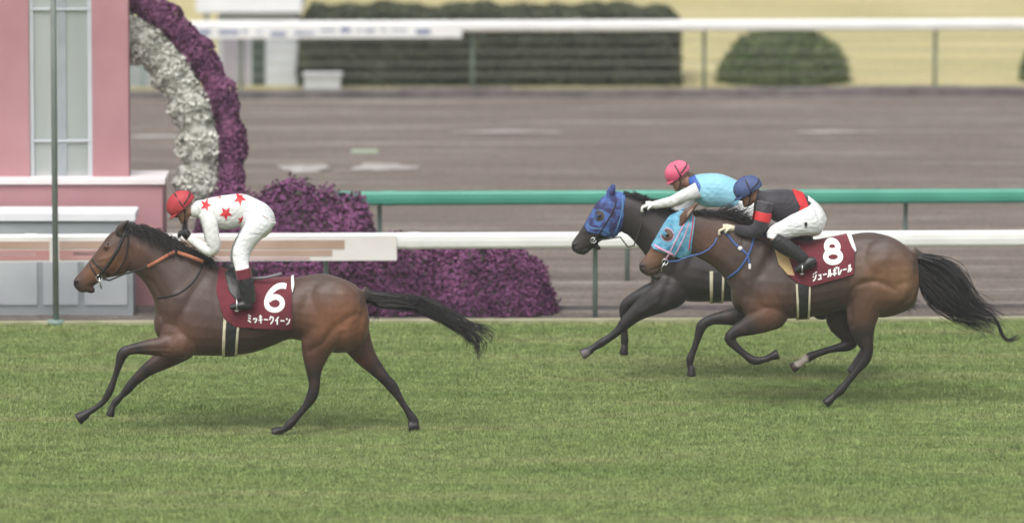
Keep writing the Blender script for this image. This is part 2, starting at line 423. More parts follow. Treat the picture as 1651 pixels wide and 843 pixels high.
# dirt track as a raked, slightly uneven surface
xs = np.linspace(-16, 16, 321); ys = np.linspace(EDGE, FAR, 420)
XX, YY = np.meshgrid(xs, ys)
ZZ = .006*np.sin(YY*9+.6*np.sin(XX*.9)) + .005*np.sin(YY*23+XX*1.1) + rng.normal(0, .0035, XX.shape)
ZZ[0,:] = -.03; ZZ -= .01
V = np.stack([XX, YY+SL*XX, ZZ], -1).reshape(-1,3); nx_ = len(xs)
ii = (np.arange(len(ys)-1)[:,None]*nx_+np.arange(nx_-1)[None]).ravel()
tag(put('dirt_track', mesh_np('dirt_track', V, np.stack([ii,ii+1,ii+nx_+1,ii+nx_],1)), M['dirt'], sm=True), kind='structure')
sheet('ground', -60, 2500, -.12, M['straw'], 2200)
sheet('infield_grass', FAR+.1, 190, .004, M['straw'], 190)
mb = MB(); a = -20
def run_box(mb, Y0, y0, y1, z0, z1, x0=-20, x1=20, bev=0, wob=0, n=1):
    xs_ = np.linspace(x0, x1, n+1)
    for a_, b_ in zip(xs_[:-1], xs_[1:]):
        h = wob*random.random()
        vs = [(a_,TY(Y0+y0,a_),z0),(b_,TY(Y0+y0,b_),z0),(b_,TY(Y0+y1,b_),z0),(a_,TY(Y0+y1,a_),z0),(a_,TY(Y0+y0,a_),z1+h),(b_,TY(Y0+y0,b_),z1+h),(b_,TY(Y0+y1,b_),z1+h),(a_,TY(Y0+y1,a_),z1+h)]
        mb.add(vs, [(0,3,2,1),(4,5,6,7),(0,1,5,4),(1,2,6,5),(2,3,7,6),(3,0,4,7)])
run_box(mb, EDGE, -.04, .06, -.02, .035); tag(mb.build('turf_kerb', M['kerb_pale']), kind='structure')
mb = MB(); run_box(mb, FAR, 0, .35, -.02, .07, wob=.035, n=26); tag(mb.build('track_kerb', M['kerb_dark']), kind='structure')
g_ = G(825, 500); mb = MB(); run_box(mb, g_.y, 0, .05, -.02, .035, wob=.01, n=30); tag(mb.build('drain_edge', M['kerb_dark']), kind='structure')
# grass blades over the part of the turf the camera sees
n = 620000
x = rng.uniform(-6.2, 6.2, n); y = rng.uniform(54, EDGE-.03, n); y = y+SL*x*((y-54)/13.6)
tall = .018+.018*rng.random(n)**2 + .007*np.sin(x*1.3+2*np.sin(y*2.1))*np.sin(y*3.7)
yaw = rng.uniform(0, 6.283, n); lean = rng.normal(0, .45, (n,2))
wv = .0045*rng.uniform(.6,1.5,n)
P0 = np.stack([x-wv*np.cos(yaw), y-wv*np.sin(yaw), np.full(n,-.002)],1); P1 = np.stack([x+wv*np.cos(yaw), y+wv*np.sin(yaw), np.full(n,-.002)],1)
P2 = np.stack([x+lean[:,0]*tall, y+lean[:,1]*tall, np.maximum(tall,.012)],1)
tag(put('turf_grass', mesh_np('turf_grass', np.stack([P0,P1,P2],1).reshape(-1,3), np.arange(3*n).reshape(-1,3)), M['blade']),
    'short yellowish green race turf growing in front of the white rail', 'grass', kind='stuff')

# ------------------------------------------------------------ running rails
M['rail_white'] = mat('white_rail', (.74,.74,.73), .35, (.82,.82,.80), 2, spec=.5)
M['rail_green'] = mat('green_rail', (.05,.27,.19), .4, (.07,.32,.23), 2, spec=.5)
M['post_green'] = mat('green_post', (.15,.22,.185), .6, (.20,.27,.24), 4)
M['wire'] = mat('wire', (.3,.3,.27), .5)
def rail(name, Y0, zt, hgt, x0, x1, m, posts, label, over=.05, cap=True, wires=()):
    r = root(name, (0, Y0, 0)); prof = []
    d = .05
    for j in range(14):
        an = 2*math.pi*j/14; prof.append((d*math.cos(an), zt-hgt/2+hgt/2*math.copysign(abs(math.sin(an))**.6, math.sin(an))))
    vs = []
    for xx in (x0, x1):
        for (yy, zz) in prof: vs.append((xx, TY(Y0+yy, xx), zz))
    b = MB(); b.add(vs, [(j, (j+1)%14, 14+(j+1)%14, 14+j) for j in range(14)]+[tuple(range(13,-1,-1)), tuple(range(14,28))])
    put('rail_beam', b.mesh(), m, r, sm=False)
    for px in posts:
        gx = W(px, 450, Y0).x; Yp = TY(Y0, gx)
        b = MB(); b.tube([(gx, Yp+.22, -.05), (gx, Yp+.20, zt*.55), (gx, Yp+.12, zt-hgt*.7), (gx, Yp+.03, zt-hgt*.45)], .026, 10)
        put('post', b.mesh(), M['post_green'], r, sm=True)
    jx = x0+1.3
    while jx < x1:
        b = MB(); vs = []
        for xx in (jx-.06, jx+.06):
            for (yy, zz) in prof: vs.append((xx, TY(Y0+yy*1.08, xx), zt-hgt/2+(zz-zt+hgt/2)*1.06))
        b.add(vs, [(j, (j+1)%14, 14+(j+1)%14, 14+j) for j in range(14)]+[tuple(range(13,-1,-1)), tuple(range(14,28))]); put('joint_sleeve', b.mesh(), m, r); jx += 3.9
    for zz in wires:
        b = MB(); b.tube([(x0, TY(Y0+.12, x0), zz), (x1, TY(Y0+.12, x1), zz)], .005, 6); put('wire', b.mesh(), M['wire'], r)
    r['label'] = label; r['category'] = 'rail'
    return r
def zof(px, py, Y0): 
    x_ = W(px, py, Y0).x; return W(px, py, TY(Y0, x_)).z
zt = zof(900, 374, 67.95)
near_rail = rail('running_rail', 67.95, zt, .17, -14, 14, M['rail_white'], [-345, 90, 525, 960, 1395, 1830], 'white running rail with green posts along the edge of the turf, nearest the horses')
zg = zof(900, 307, 70.9)
rail('running_rail', 70.9, zg, .155, W(430,300,70.9).x, 14, M['rail_green'], [612, 1012, 1462, 1912], 'green running rail behind the white one, emerging from the purple azaleas')
zf = zof(900, 33, 92.1)
far_rail = rail('running_rail', 92.1, zf, .155, -16, 16, M['rail_white'], [18, 390, 762, 1135, 1508], 'white running rail on the far side of the dirt track, before the hedge', wires=(.22,.38,.54,.70))
# banners clipped on the rails
def panel(mb, Y0, dy, px0, px1, py0, py1, t=.004, seg=8):
    """thin board hanging parallel to a rail"""
    for a_, b_ in zip(np.linspace(px0,px1,seg+1)[:-1], np.linspace(px0,px1,seg+1)[1:]):
        q = []
        for px in (a_, b_):
            xx = W(px, 400, Y0).x; Yp = TY(Y0+dy, xx)
            zc = [W(825, p_, Y0+dy).z for p_ in (py0, py1)]
            q += [(xx, Yp, zc[0]), (xx, Yp, zc[1]), (xx, Yp+t, zc[0]), (xx, Yp+t, zc[1])]
        mb.add(q, [(0,1,5,4),(2,6,7,3),(0,4,6,2),(1,3,7,5)]+([(0,2,3,1)] if a_==px0 else [])+([(4,5,7,6)] if b_==px1 else []))
M['banner'] = mat('banner_cream', (.70,.66,.64), .6, (.78,.76,.74), 1.5, bump=.3, bscale=5)
M['b_red'] = mat('banner_rose', (.44,.20,.20), .7, (.52,.28,.27), 1.2); M['b_brown'] = mat('banner_brown', (.36,.23,.17), .7, (.48,.34,.28), 1.4)
M['b_pink'] = mat('banner_pink', (.52,.33,.34), .7, (.62,.45,.45), 1.5); M['b_blue'] = mat('banner_blue', (.16,.2,.33), .7, (.3,.33,.42), 4)
m_ = MB(); panel(m_, 67.95, -.062, -260, 640, 379, 419); ban = put('banner', m_.mesh(), M['banner'], near_rail)
for (a_, b_, c_, d_, mm) in ((-250,82,386,398,'b_brown'),(-250,82,400,416,'b_red'),(-200,60,404,409,'b_pink'),(98,268,386,398,'b_brown'),(98,268,400,416,'b_red'),(120,250,403,409,'b_pink'),(272,556,386,400,'b_brown'),(272,536,402,411,'b_brown'),(280,500,413,417,'b_pink')):
    m_ = MB(); panel(m_, 67.95, -.067, a_, b_, c_, d_, .003, 3); put('stripe', m_.mesh(), M[mm], ban)
m_ = MB(); panel(m_, 92.1, -.062, 190, 745, 41, 61); ban = put('banner', m_.mesh(), M['rail_white'], far_rail)
x = 300
while x < 680:
    ww = random.choice((9,16,24,32)); hh = random.choice((3,5,8)); yy = random.choice((44,47,50))
    m_ = MB(); panel(m_, 92.1, -.067, x, x+ww, yy, min(yy+hh,58), .003, 1); put('stripe', m_.mesh(), M['b_blue'], ban); x += ww+random.choice((5,9,14))

# ------------------------------------------------------------ winning post, pink board, plinth, cabinets
M['pink'] = mat('pink_paint', (.40,.20,.22), .6, (.46,.24,.26), 1.5, spec=.4); M['pink_edge'] = mat('white_edging', (.75,.68,.68), .5, (.8,.74,.74), 3)
M['mirror'] = mat('mirror_panel', (.42,.46,.46), .28, (.52,.55,.55), 1.2, spec=.6, metal=.35, stretch=(2,1,.3))
M['grey_panel'] = mat('grey_panel', (.28,.31,.33), .5, (.36,.39,.41), 1.5, stretch=(1,1,2)); M['pale_grey'] = mat('pale_grey_paint', (.48,.51,.55), .6, (.55,.58,.61), 2)
M['dark_gap'] = mat('dark_opening', (.05,.07,.06), .8); M['mauve'] = mat('mauve_panel', (.30,.28,.33), .6, (.36,.34,.38), 2); M['white_roof'] = mat('white_roof', (.72,.73,.76), .5, (.78,.79,.81), 2)
M['teal'] = mat('blue_grey_cabinet', (.17,.24,.26), .6, (.22,.30,.32), 2)
def pbox(px0, px1, py0, py1, Yf, depth, bev=.006):
    """box whose front face fills that part of the photograph at depth Yf"""
    a = W(px0, py1, Yf); b = W(px1, py0, Yf); m_ = MB(); m_.box((a.x, Yf, a.z), (b.x, Yf+depth, b.z), bev); return m_
r = root('winning_post_board', (W(90,500,69.3).x, 69.3, 0)); tag(r, 'tall pink board with grey mirror strip at the winning line', 'finish board')
gz = 0
def front(name, px0, px1, py0, py1, Yf, depth, mt, parent, toground=False, bev=.006):
    m_ = pbox(px0, px1, py0, py1, Yf, depth, bev)
    if toground:
        zmin = min(v[2] for v in m_.v); m_.v = [(v[0], v[1], -.02 + (v[2]-zmin) if v[2] < zmin+.02 else v[2]) for v in m_.v]
    return put(name, m_.mesh(), M[mt], parent)
front('column', -60, 43, -330, 352, 69.3, .3, 'pink', r); front('column', 150, 204, -330, 352, 69.3, .3, 'pink', r)
mir = front('mirror', 43.5, 149.5, -330, 352, 69.36, .1, 'mirror', r)
for xx in (46, 143): front('glazing_bar', xx, xx+4, -330, 340, 69.335, .03, 'pale_grey', mir, bev=0)
front('post_reflection', 95, 103, -330, 340, 69.345, .03, 'grey_panel', mir, bev=0)  # darker strip standing in for the winning post's reflection in the mirror
for yy in (14, 226): front('glazing_bar', 44, 149, yy, yy+3, 69.33, .034, 'pale_grey', mir, bev=0)
front('backboard', -58, 202, -328, 350, 69.62, .12, 'pink', r)
pl = front('pedestal', -70, 262, 298, 500, 69.1, .8, 'pink', r, True); front('ledge', -74, 266, 289, 298, 69.06, .86, 'pink_edge', pl)
r = root('timing_cabinet', (W(100,500,68.3).x, 68.3, 0)); tag(r, 'low grey cabinet with pale top in front of the pink board', 'cabinet')
front('cabinet_body', -80, 214, 358, 500, 68.3, .55, 'grey_panel', r, True); front('lid', -84, 218, 344, 357, 68.26, .62, 'white_roof', r)
for a_, b_ in ((-60, 60), (70, 126), (136, 205)): front('door_panel', a_, b_, 420, 492, 68.285, .02, 'pale_grey', r)
p = W(90, 503, 67.5); m_ = MB(); m_.tube([(p.x, 67.5, -.02), (p.x, 67.5, 6)], .030, 16)
M['post_dark'] = mat('dark_green_grey_paint', (.20,.235,.23), .6, (.26,.29,.28), 3)
r = m_.build('winning_post', M['post_dark'], origin=(p.x,67.5,0), sm=True); tag(r, 'slim dark winning post standing before the rail and the pink board', 'pole')
m_ = MB(); m_.tube([(p.x, 67.5, -.01), (p.x, 67.5, .05)], .09, 16); put('base_plate', m_.mesh(), M['post_green'], r, sm=True)
# far cabin and cabinets
r = root('cabin', (W(420,150,92.9).x, 92.9, 0)); tag(r, 'pale grey cabin with white roof behind the far rail, left of hedge', 'cabin')
front('wall', 352, 480, 22, 148, 92.9, 1.6, 'pale_grey', r, True); front('roof', 316, 486, -30, 21, 92.7, 2.0, 'white_roof', r)
front('door', 358, 401, 58, 142, 92.885, .03, 'mauve', r); front('window', 406, 427, 58, 138, 92.88, .04, 'dark_gap', r)
front('downpipe', 330, 337, 20, 148, 92.75, .06, 'grey_panel', r, True)
r = front('equipment_cabinet', 192, 268, 84, 150, 92.7, .7, 'teal', None, True); tag(r, 'blue grey cabinet behind the far rail, seen through the flower arch', 'cabinet')
front('lid', 189, 271, 78, 84, 92.66, .78, 'grey_panel', r); front('door_panel', 200, 228, 92, 142, 92.685, .02, 'grey_panel', r); front('door_panel', 233, 261, 92, 142, 92.685, .02, 'grey_panel', r)
r = front('low_box', 490, 549, 123, 136, 92.35, .3, 'pale_grey', None, True, .01); tag(r, 'small low white box in front of the long dark hedge', 'box'); front('lid', 488, 551, 120, 123.4, 92.32, .36, 'white_roof', r)
g = G(588, 246); m_ = MB(); m_.box((g.x-.17, g.y, -.01), (g.x+.17, g.y+.04, .035), .006); M['mark'] = mat('pale_green_paint', (.42,.52,.38), .6); tag(m_.build('track_marker', M['mark'], origin=(g.x,g.y,0)), 'short pale green marker bar lying on the dirt', 'marker')
M['sand'] = mat('pale_sand', (.42,.40,.38), .95, (.30,.27,.255), 4, bump=.6, bscale=20)
def patch(px, py, rx, ry, lab):
    g = G(px, py); n_ = 40; vs = []
    for k in range(n_):
        an = 6.2832*k/n_; q = 1+.18*math.sin(3*an+px)+.12*math.sin(7*an+py)+.06*math.sin(13*an); vs.append((g.x+rx*q*math.cos(an), g.y+ry*q*math.sin(an), .006))
    m_ = MB(); m_.add([(g.x, g.y, .03)]+vs, [(0, 1+k, 1+(k+1)%n_) for k in range(n_)]); o = m_.build('sand_patch', M['sand'], origin=(g.x,g.y,0), sm=True); o['kind'] = 'structure'
patch(490, 272, .30, .45, ''); patch(618, 270, .40, .38, ''); patch(250, 221, .35, .15, ''); patch(820, 214, .7, .12, ''); patch(1340, 214, .5, .1, '')

# ------------------------------------------------------------ plants
M['leaf_dark'] = mat('hedge_leaf', (.045,.055,.030), .7, (.085,.095,.052), 2.5, spec=.3, detail=6); M['leaf_core'] = mat('foliage_core', (.035,.042,.024), .9)
M['leaf_bush'] = mat('bush_leaf', (.07,.105,.03), .7, (.14,.175,.065), 3, spec=.3, detail=6)
M['azalea'] = mat('azalea_bloom', (.135,.046,.112), .8, (.25,.085,.20), 3, spec=.2, detail=6); M['azalea_leaf'] = mat('azalea_leaf', (.075,.045,.06), .8, (.07,.07,.05), 4)
M['bloom_white'] = mat('white_bloom', (.56,.56,.49), .85, (.72,.72,.66), 9); M['bloom_purple'] = mat('purple_bloom', (.12,.042,.10), .8, (.25,.09,.19), 5)
def lump(d): return 1+.05*np.sin(d[:,0]*9+1)*np.sin(d[:,2]*8)+.04*np.sin(d[:,1]*13+d[:,0]*7)
def dome(name, px, Yc, rx, ry, h, nleaf, size, m1, m2=None, nfl=0, fsize=.02, label='', cat='bush', group=None, base=None):
    c = W(px, 300, Yc); x0 = c.x; r_ = root(name, (x0, Yc, 0))
    d = rng.normal(0, 1, (nleaf+nfl, 3)); d[:,2] = np.abs(d[:,2])*.9; d /= np.linalg.norm(d, axis=1)[:,None]
    ph = rng.uniform(0, 6, 3); pw = 1.0 if nfl else 1.0
    def S(d, k): 
        am = 1 if nfl else .3; q = 1+am*.07*np.sin(d[:,0]*6+ph[0])*np.sin(d[:,2]*7+ph[1])+am*.04*np.sin(d[:,1]*11+d[:,0]*8+ph[2])
        # flatter sides, rounder shoulder
        e = np.stack([np.sign(d[:,0])*np.abs(d[:,0])**pw, np.sign(d[:,1])*np.abs(d[:,1])**pw, np.abs(d[:,2])**(.9 if nfl else 1)],1)
        return e*(q*k)[:,None]*np.array([rx, ry, h])+np.array([x0, Yc, 0])
    m_ = MB(); bm = bmesh.new(); bmesh.ops.create_icosphere(bm, subdivisions=4, radius=1)
    D = np.array([v.co[:] for v in bm.verts]); Z = D[:,2].copy(); D[:,2] = np.maximum(D[:,2], 0); P = S(D/np.maximum(np.linalg.norm(D,axis=1)[:,None],.3), np.full(len(D), .93))
    bm.verts.index_update(); m_.add([tuple(p) for p in P], [[v.index for v in f.verts] for f in bm.faces]); bm.free()
    put('foliage_core' if nfl == 0 else 'stems', m_.mesh(), M['leaf_core'] if nfl == 0 else M['azalea_leaf'], r_)
    k = 1-.10*rng.random(len(d))**2+.03*rng.normal(0,1,len(d))
    P = S(d, k); put('foliage', leaves(P[:nleaf], d[:nleaf], size), M[m1], r_)
    if nfl: put('blossom', leaves(P[nleaf:]+d[nleaf:]*.012, d[nleaf:], fsize, .6), M[m2], r_)
    tag(r_, label, cat, group); return r_
# tall azaleas behind the rail, low azaleas at its foot
GA = 'purple azaleas beside the winning post'
T = [(385, 69.75, .50, .42, 1.12, 'tall purple azalea directly under the foot of the flower arch'),
     (468, 69.8, .46, .42, 1.19, 'tall purple azalea rising behind the back of the white jockey'),
     (548, 69.8, .44, .40, 1.10, 'tall purple azalea at whose side the green rail begins')]
for px, Y, rx, ry, h, lab in T: dome('azalea_bush', px, Y, rx, ry, h, 1600, .028, 'azalea_leaf', 'azalea', 8500, .026, lab, 'azalea', GA)
Lw = [(330, 68.5, .44, .34, .70, 'low purple azalea hidden mostly behind the neck of the leading horse'),
      (440, 68.5, .50, .34, .72, 'low purple azalea behind the saddle of the leading horse'),
      (545, 68.5, .50, .34, .72, 'low purple azalea above the croup of the leading horse'),
      (650, 68.5, .50, .34, .76, 'low purple azalea under the end of the rail banner, above the horse tail'),
      (750, 68.5, .46, .34, .74, 'low purple azalea second from the right end of the row'),
      (822, 68.5, .44, .34, .66, 'low purple azalea at the right end of the row')]
for px, Y, rx, ry, h, lab in Lw: dome('azalea_bush', px, Y, rx, ry, h, 1300, .026, 'azalea_leaf', 'azalea', 6500, .025, lab, 'azalea', GA)
# long hedge
def hedge(px0, px1, Y0, Y1, h, nl, label):
    a = W(px0, 100, Y0).x; b = W(px1, 100, Y0).x; r_ = root('hedge', ((a+b)/2, Y0, 0))
    m_ = MB(); m_.box((a+.08, Y0+.08, 0), (b-.08, Y1-.08, h-.07), .08); put('foliage_core', m_.mesh(), M['leaf_core'], r_)
    areas = np.array([(b-a)*h, (b-a)*(Y1-Y0), (Y1-Y0)*h, (Y1-Y0)*h]); ks = rng.choice(4, nl, p=areas/areas.sum()); u = rng.random(nl); v = rng.random(nl)
    P = np.zeros((nl,3)); N = np.zeros((nl,3))
    for k, (fn) in enumerate((lambda u,v:(a+(b-a)*u, Y0+0*u, h*v), lambda u,v:(a+(b-a)*u, Y0+(Y1-Y0)*v, h+0*u), lambda u,v:(a+0*u, Y0+(Y1-Y0)*u, h*v), lambda u,v:(b+0*u, Y0+(Y1-Y0)*u, h*v))):
        s_ = ks == k; P[s_] = np.stack(fn(u[s_], v[s_]), 1); N[s_] = [(0,-1,0),(0,0,1),(-1,0,0),(1,0,0)][k]
    # rounded corners and uneven clipping
    zc = np.clip((P[:,2]-(h-.15))/.15, 0, 1); fx = np.clip(((a+.15)-P[:,0])/.15, 0, 1)-np.clip((P[:,0]-(b-.15))/.15, 0, 1)
    P[:,1] += .08*zc**2*(ks==0); P[:,0] += fx*.07*zc; P[:,2] -= np.abs(fx)*.06*zc
    wob = .035*np.sin(P[:,0]*5+1)*np.sin(P[:,2]*6+P[:,0])+.02*np.sin(P[:,0]*13)
    P += N*(wob+rng.normal(0,.018,nl))[:,None]
    put('foliage', leaves(P, N, .028), M['leaf_dark'], r_); tag(r_, label, 'hedge'); return r_
hedge(482, 1097, 92.75, 94.7, .98, 30000, 'long dark clipped hedge behind the far white rail')
dome('round_bush', 1262, 93.4, .93, .75, .80, 9000, .024, 'leaf_bush', label='round clipped green bush right of the long hedge')
dome('round_bush', 1702, 93.6, .52, .5, .70, 6000, .024, 'leaf_bush', label='green bush cut off by the right edge of the picture')
# flower arch behind the board
cx, cy, Ya = 90, 250, 69.95; c = W(cx, cy, Ya); sc = (W(100,cy,Ya)-W(0,cy,Ya)).length/100
r = root('flower_arch', (c.x, Ya, 0)); tag(r, 'round arch of white and purple flowers behind the pink board', 'flower arch')
M['arch_frame'] = mat('arch_frame', (.10,.09,.08), .7)
def arch_pt(an, rad): return (c.x+rad*sc*math.cos(an), Ya, c.z+rad*sc*math.sin(an))
for rad in (215, 285):
    m_ = MB(); pts = [arch_pt(an, rad) for an in np.linspace(-.25, math.pi+.25, 50)]; pts = [(pts[0][0]-.02, Ya, 0)]+pts+[(pts[-1][0]+.02, Ya, 0)]
    m_.tube(pts, .03, 8); put('frame_hoop', m_.mesh(), M['arch_frame'], r, sm=True)
def arch_band(name, rad, hw, mt, nf, size, a0, a1):
    an = rng.uniform(a0, a1, nf); th = rng.uniform(0, 6.283, nf); lob = 1+.16*np.sin(an*23)+.08*np.sin(an*51+1)
    q = hw*lob*(1-.25*rng.random(nf)**2); rr = rad+q*np.cos(th); yy = q*sc*np.sin(th)*.8
    P = np.stack([c.x+rr*sc*np.cos(an), Ya+yy, c.z+rr*sc*np.sin(an)],1); N = np.stack([np.cos(th)*np.cos(an), np.sin(th), np.cos(th)*np.sin(an)],1)
    put(name, leaves(P, N, size, 1.0), M[mt], r)
    m_ = MB(); m_.tube([arch_pt(a_, rad) for a_ in np.linspace(a0, a1, 60)], hw*sc*.66, 12); return m_
k = arch_band('white_blossom', 232, 33, 'bloom_white', 24000, .030, -.42, math.pi+.42); put('foam_core', k.mesh(), M['bloom_white'], r, sm=True)
k = arch_band('purple_blossom', 283, 24, 'bloom_purple', 20000, .026, -.2, math.pi+.2); put('foam_core', k.mesh(), M['bloom_purple'], r, sm=True)
# thin haze volume added over the course to lift the blacks
hz = bpy.data.meshes.new('haze'); b_ = MB(); b_.box((-260,-30,-1.2), (260,230,H+.6)); hz = b_.mesh('haze')
hm = bpy.data.materials.new('haze'); hm.use_nodes = True; n_ = hm.node_tree; n_.nodes.clear(); ou = n_.nodes.new('ShaderNodeOutputMaterial'); pv = n_.nodes.new('ShaderNodeVolumePrincipled')
pv.inputs['Color'].default_value = (.93,.95,.97,1); pv.inputs['Density'].default_value = .00055; n_.links.new(pv.outputs[0], ou.inputs['Volume'])
hz_o = put('haze', hz, hm); hz_o['kind'] = 'stuff'
# ------------------------------------------------------------ horses
def lerp(a, b, t): return a+(b-a)*np.clip(t, 0, 1)[:,None]
def sstep(x, a, b): t = np.clip((x-a)/(b-a), 0, 1); return t*t*(3-2*t)
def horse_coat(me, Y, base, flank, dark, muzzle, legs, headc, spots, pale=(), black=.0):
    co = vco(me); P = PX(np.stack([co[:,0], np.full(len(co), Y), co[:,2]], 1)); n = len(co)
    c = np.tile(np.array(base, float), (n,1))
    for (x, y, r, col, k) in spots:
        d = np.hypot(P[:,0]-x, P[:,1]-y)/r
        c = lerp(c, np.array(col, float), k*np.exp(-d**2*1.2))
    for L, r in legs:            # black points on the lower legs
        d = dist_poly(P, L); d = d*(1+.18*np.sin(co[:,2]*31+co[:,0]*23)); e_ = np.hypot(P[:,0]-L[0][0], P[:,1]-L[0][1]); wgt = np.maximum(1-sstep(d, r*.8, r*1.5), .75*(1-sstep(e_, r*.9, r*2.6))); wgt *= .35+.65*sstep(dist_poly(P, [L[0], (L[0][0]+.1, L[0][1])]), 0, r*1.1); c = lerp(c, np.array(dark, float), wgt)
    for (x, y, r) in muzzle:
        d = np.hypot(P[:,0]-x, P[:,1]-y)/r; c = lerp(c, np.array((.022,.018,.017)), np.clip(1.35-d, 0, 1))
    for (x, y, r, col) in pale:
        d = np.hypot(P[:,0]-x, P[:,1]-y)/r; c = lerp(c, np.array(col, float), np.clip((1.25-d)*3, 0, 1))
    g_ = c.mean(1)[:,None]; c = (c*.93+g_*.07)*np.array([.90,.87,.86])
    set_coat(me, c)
def hoof(f, x, y, lat, r, ang, w_=.055):
    """hoof: flared wedge; ang = direction of the toe in the picture (radians, 0 = left, pi/2 = down)"""
    dx, dy = -math.cos(ang), math.sin(ang)
    f.limb([(x-dx*r*.9, y-dy*r*.9, lat, r*.62, w_*.72), (x, y, lat, r*.80, w_*.9), (x+dx*r*.75, y+dy*r*.75, lat, r*.95, w_), (x+dx*r*.85, y+dy*r*.85, lat, r*.8, w_*.9)], 1)
def put_horse(name, me, Y, gx, label, group='racehorses galloping to the line'):
    smooth(me); g = W(gx, 690, Y); o = put(name, me.copy(), M['coat'], origin=(g.x, Y, 0), sm=True)
    tag(o, label, 'horse', group); return o
def eye(f, bvh, px, py, parent, rpx=3.2, lid=True):
    for s_ in (-1, 1):
        p, n_ = cast(bvh, px, py, f.Y, s_)
        if p is None: continue
        m_ = MB(); m_.ell(p+Vector((0,-s_*.006,0)), (.019,.013,.015), 0, 16); put('eye', m_.mesh(), M['eye'], parent, sm=True)

def mane(f, crest, n, fall, drift, parent, name='mane', r0=.0035, length=.16, lat=.0, spread=.018):
    """crest: pixel points along the top of the neck, hair streams back in the wind"""
    C = catmull(crest, 8); V = []; Fc = []; tuft = rng.random(40)
    for k in range(n):
        u0 = (rng.integers(0, 40)+rng.normal(.5,.22))/40*(len(C)-1); i = int(np.clip(u0, 0, len(C)-1.001)); t = np.clip(u0-i,0,1); c = C[i]*(1-t)+C[min(i+1,len(C)-1)]*t
        y0 = lat+rng.normal(0, .016); p0 = np.array(W(c[0], c[1]+1.5, f.Y+y0))
        L = length*rng.uniform(.45, 1.15)*(.65+.6*tuft[int(np.clip(u0/(len(C)-1)*40,0,39))]); side = rng.choice((-1,-1,1))
        dr = np.array([drift*rng.uniform(.5,1.4), side*rng.uniform(.02,.09), rng.uniform(-.2,.5)*.12])
        S = 7; b = len(V)
        for s_ in range(S):
            u = s_/(S-1)
            p = p0+dr*u*(L/.16)+np.array([0,0,1])*(.035*math.sin(u*3.0)*rng.uniform(.6,1.2)-fall*u*u*L/.16)+rng.normal(0,.003,3)*u
            rr = r0*(1-.75*u)
            for j in range(3): V.append((p[0]+rr*math.cos(2.1*j), p[1]+rr*.6*math.sin(2.1*j+.6), p[2]+rr*math.sin(2.1*j)))
        for s_ in range(S-1):
            for j in range(3): Fc.append((b+s_*3+j, b+s_*3+(j+1)%3, b+(s_+1)*3+(j+1)%3, b+(s_+1)*3+j))
    put(name, mesh_np(name, V, Fc), M['hair'], parent)

# ===== the leading horse, number 6
Y6 = 60.0; f = Fig(Y6)
# trunk, neck and head as one loft from rump to poll (top px, bottom px, half width, lateral, taper)
f.loft([((589,478),(596,520),.10,0,0), ((574,460),(590,548),.19,0,.05), ((552,449),(566,566),.25,0,.08), ((524,441),(535,568),.275,0,.1),
        ((498,443),(505,556),.265,0,.1), ((472,448),(470,546),.26,0,.12), ((440,450),(437,558),.275,0,.12), ((405,447),(404,569),.285,0,.12),
        ((375,439),(362,573),.275,0,.22), ((352,430),(325,573),.25,0,.32), ((330,421),(292,570),.225,0,.32), ((308,410),(266,548),.19,0,.25), ((290,402),(252,515),.145,0,.15),
        ((272,393),(247,482),.115,0,.1), ((250,380),(233,456),.10,0,.05), ((230,373),(217,440),.085,0,0), ((212,370),(207,437),.078,0,0), ((206,375),(204,432),.07,0,0)])
# head
f.loft([((213,366),(212,420),.06,0,0), ((200,366),(206,437),.085,0,0), ((186,371),(196,443),.098,0,.02), ((175,379),(184,446),.102,0,.05), ((165,392),(174,448),.098,0,.1),
        ((155,406),(165,450),.082,0,.1), ((144,420),(157,457),.066,0,.05), ((134,433),(150,462),.055,0,0), ((126,442),(144,468),.052,0,0), ((120,449),(139,471),.052,0,0), ((118,456),(133,472),.045,0,0), ((120,463),(128,470),.03,0,0)], 3)
f.ell(193, 424, 0, 15, 20, .088, .25)         # cheek
for s_ in (-1, 1):
    f.ell(171, 397, s_*.082, 6, 4, .022, .6); f.ell(123, 455, s_*.042, 4, 5, .018)         # brow bone, nostril rim
    f.limb([(197,380,s_*.045,5.5,.03), (192,372,s_*.055,6.5,.028), (198,364,s_*.062,5.5,.022), (208,355,s_*.066,1.6,.007)], 3)    # ears, laid back
f.ell(146, 467, 0, 8, 6, .036, .25)           # lower lip
# shoulders, breast, forearms
for s_ in (-1, 1):
    f.ell(302, 506, s_*.12, 38, 50, .10, -.35); f.ell(290, 542, s_*.13, 32, 30, .095); f.ell(536, 500, s_*.15, 50, 50, .135); f.ell(512, 530, s_*.16, 26, 40, .10)
f.ell(262, 520, 0, 14, 28, .15)
f.limb([(326,540,-.15,9,.03), (300,552,-.16,25,.085), (272,558,-.17,19,.075), (240,559.5,-.16,13,.06), (212,563,-.16,8.5,.045), (198,570,-.16,9.5,.045), (191,590,-.16,6,.033), (184,612,-.16,5,.028), (177,630,-.16,6.5,.034), (166,648,-.16,5,.028), (150,660,-.16,5,.03), (139,666,-.16,6,.04)])
hoof(f, 133, 671, -.16, 11, .55)
f.limb([(320,545,.15,9,.03), (296,556,.16,24,.08), (266,578,.17,17,.07), (240,594,.16,12,.055), (218,613,.16,8.5,.042), (205,628,.16,7.5,.04), (196,638,.16,5,.03), (187,647,.16,6.5,.034), (182,654,.16,5,.028), (180,659,.16,5.5,.036)])
hoof(f, 179, 664, .16, 8, 1.25)
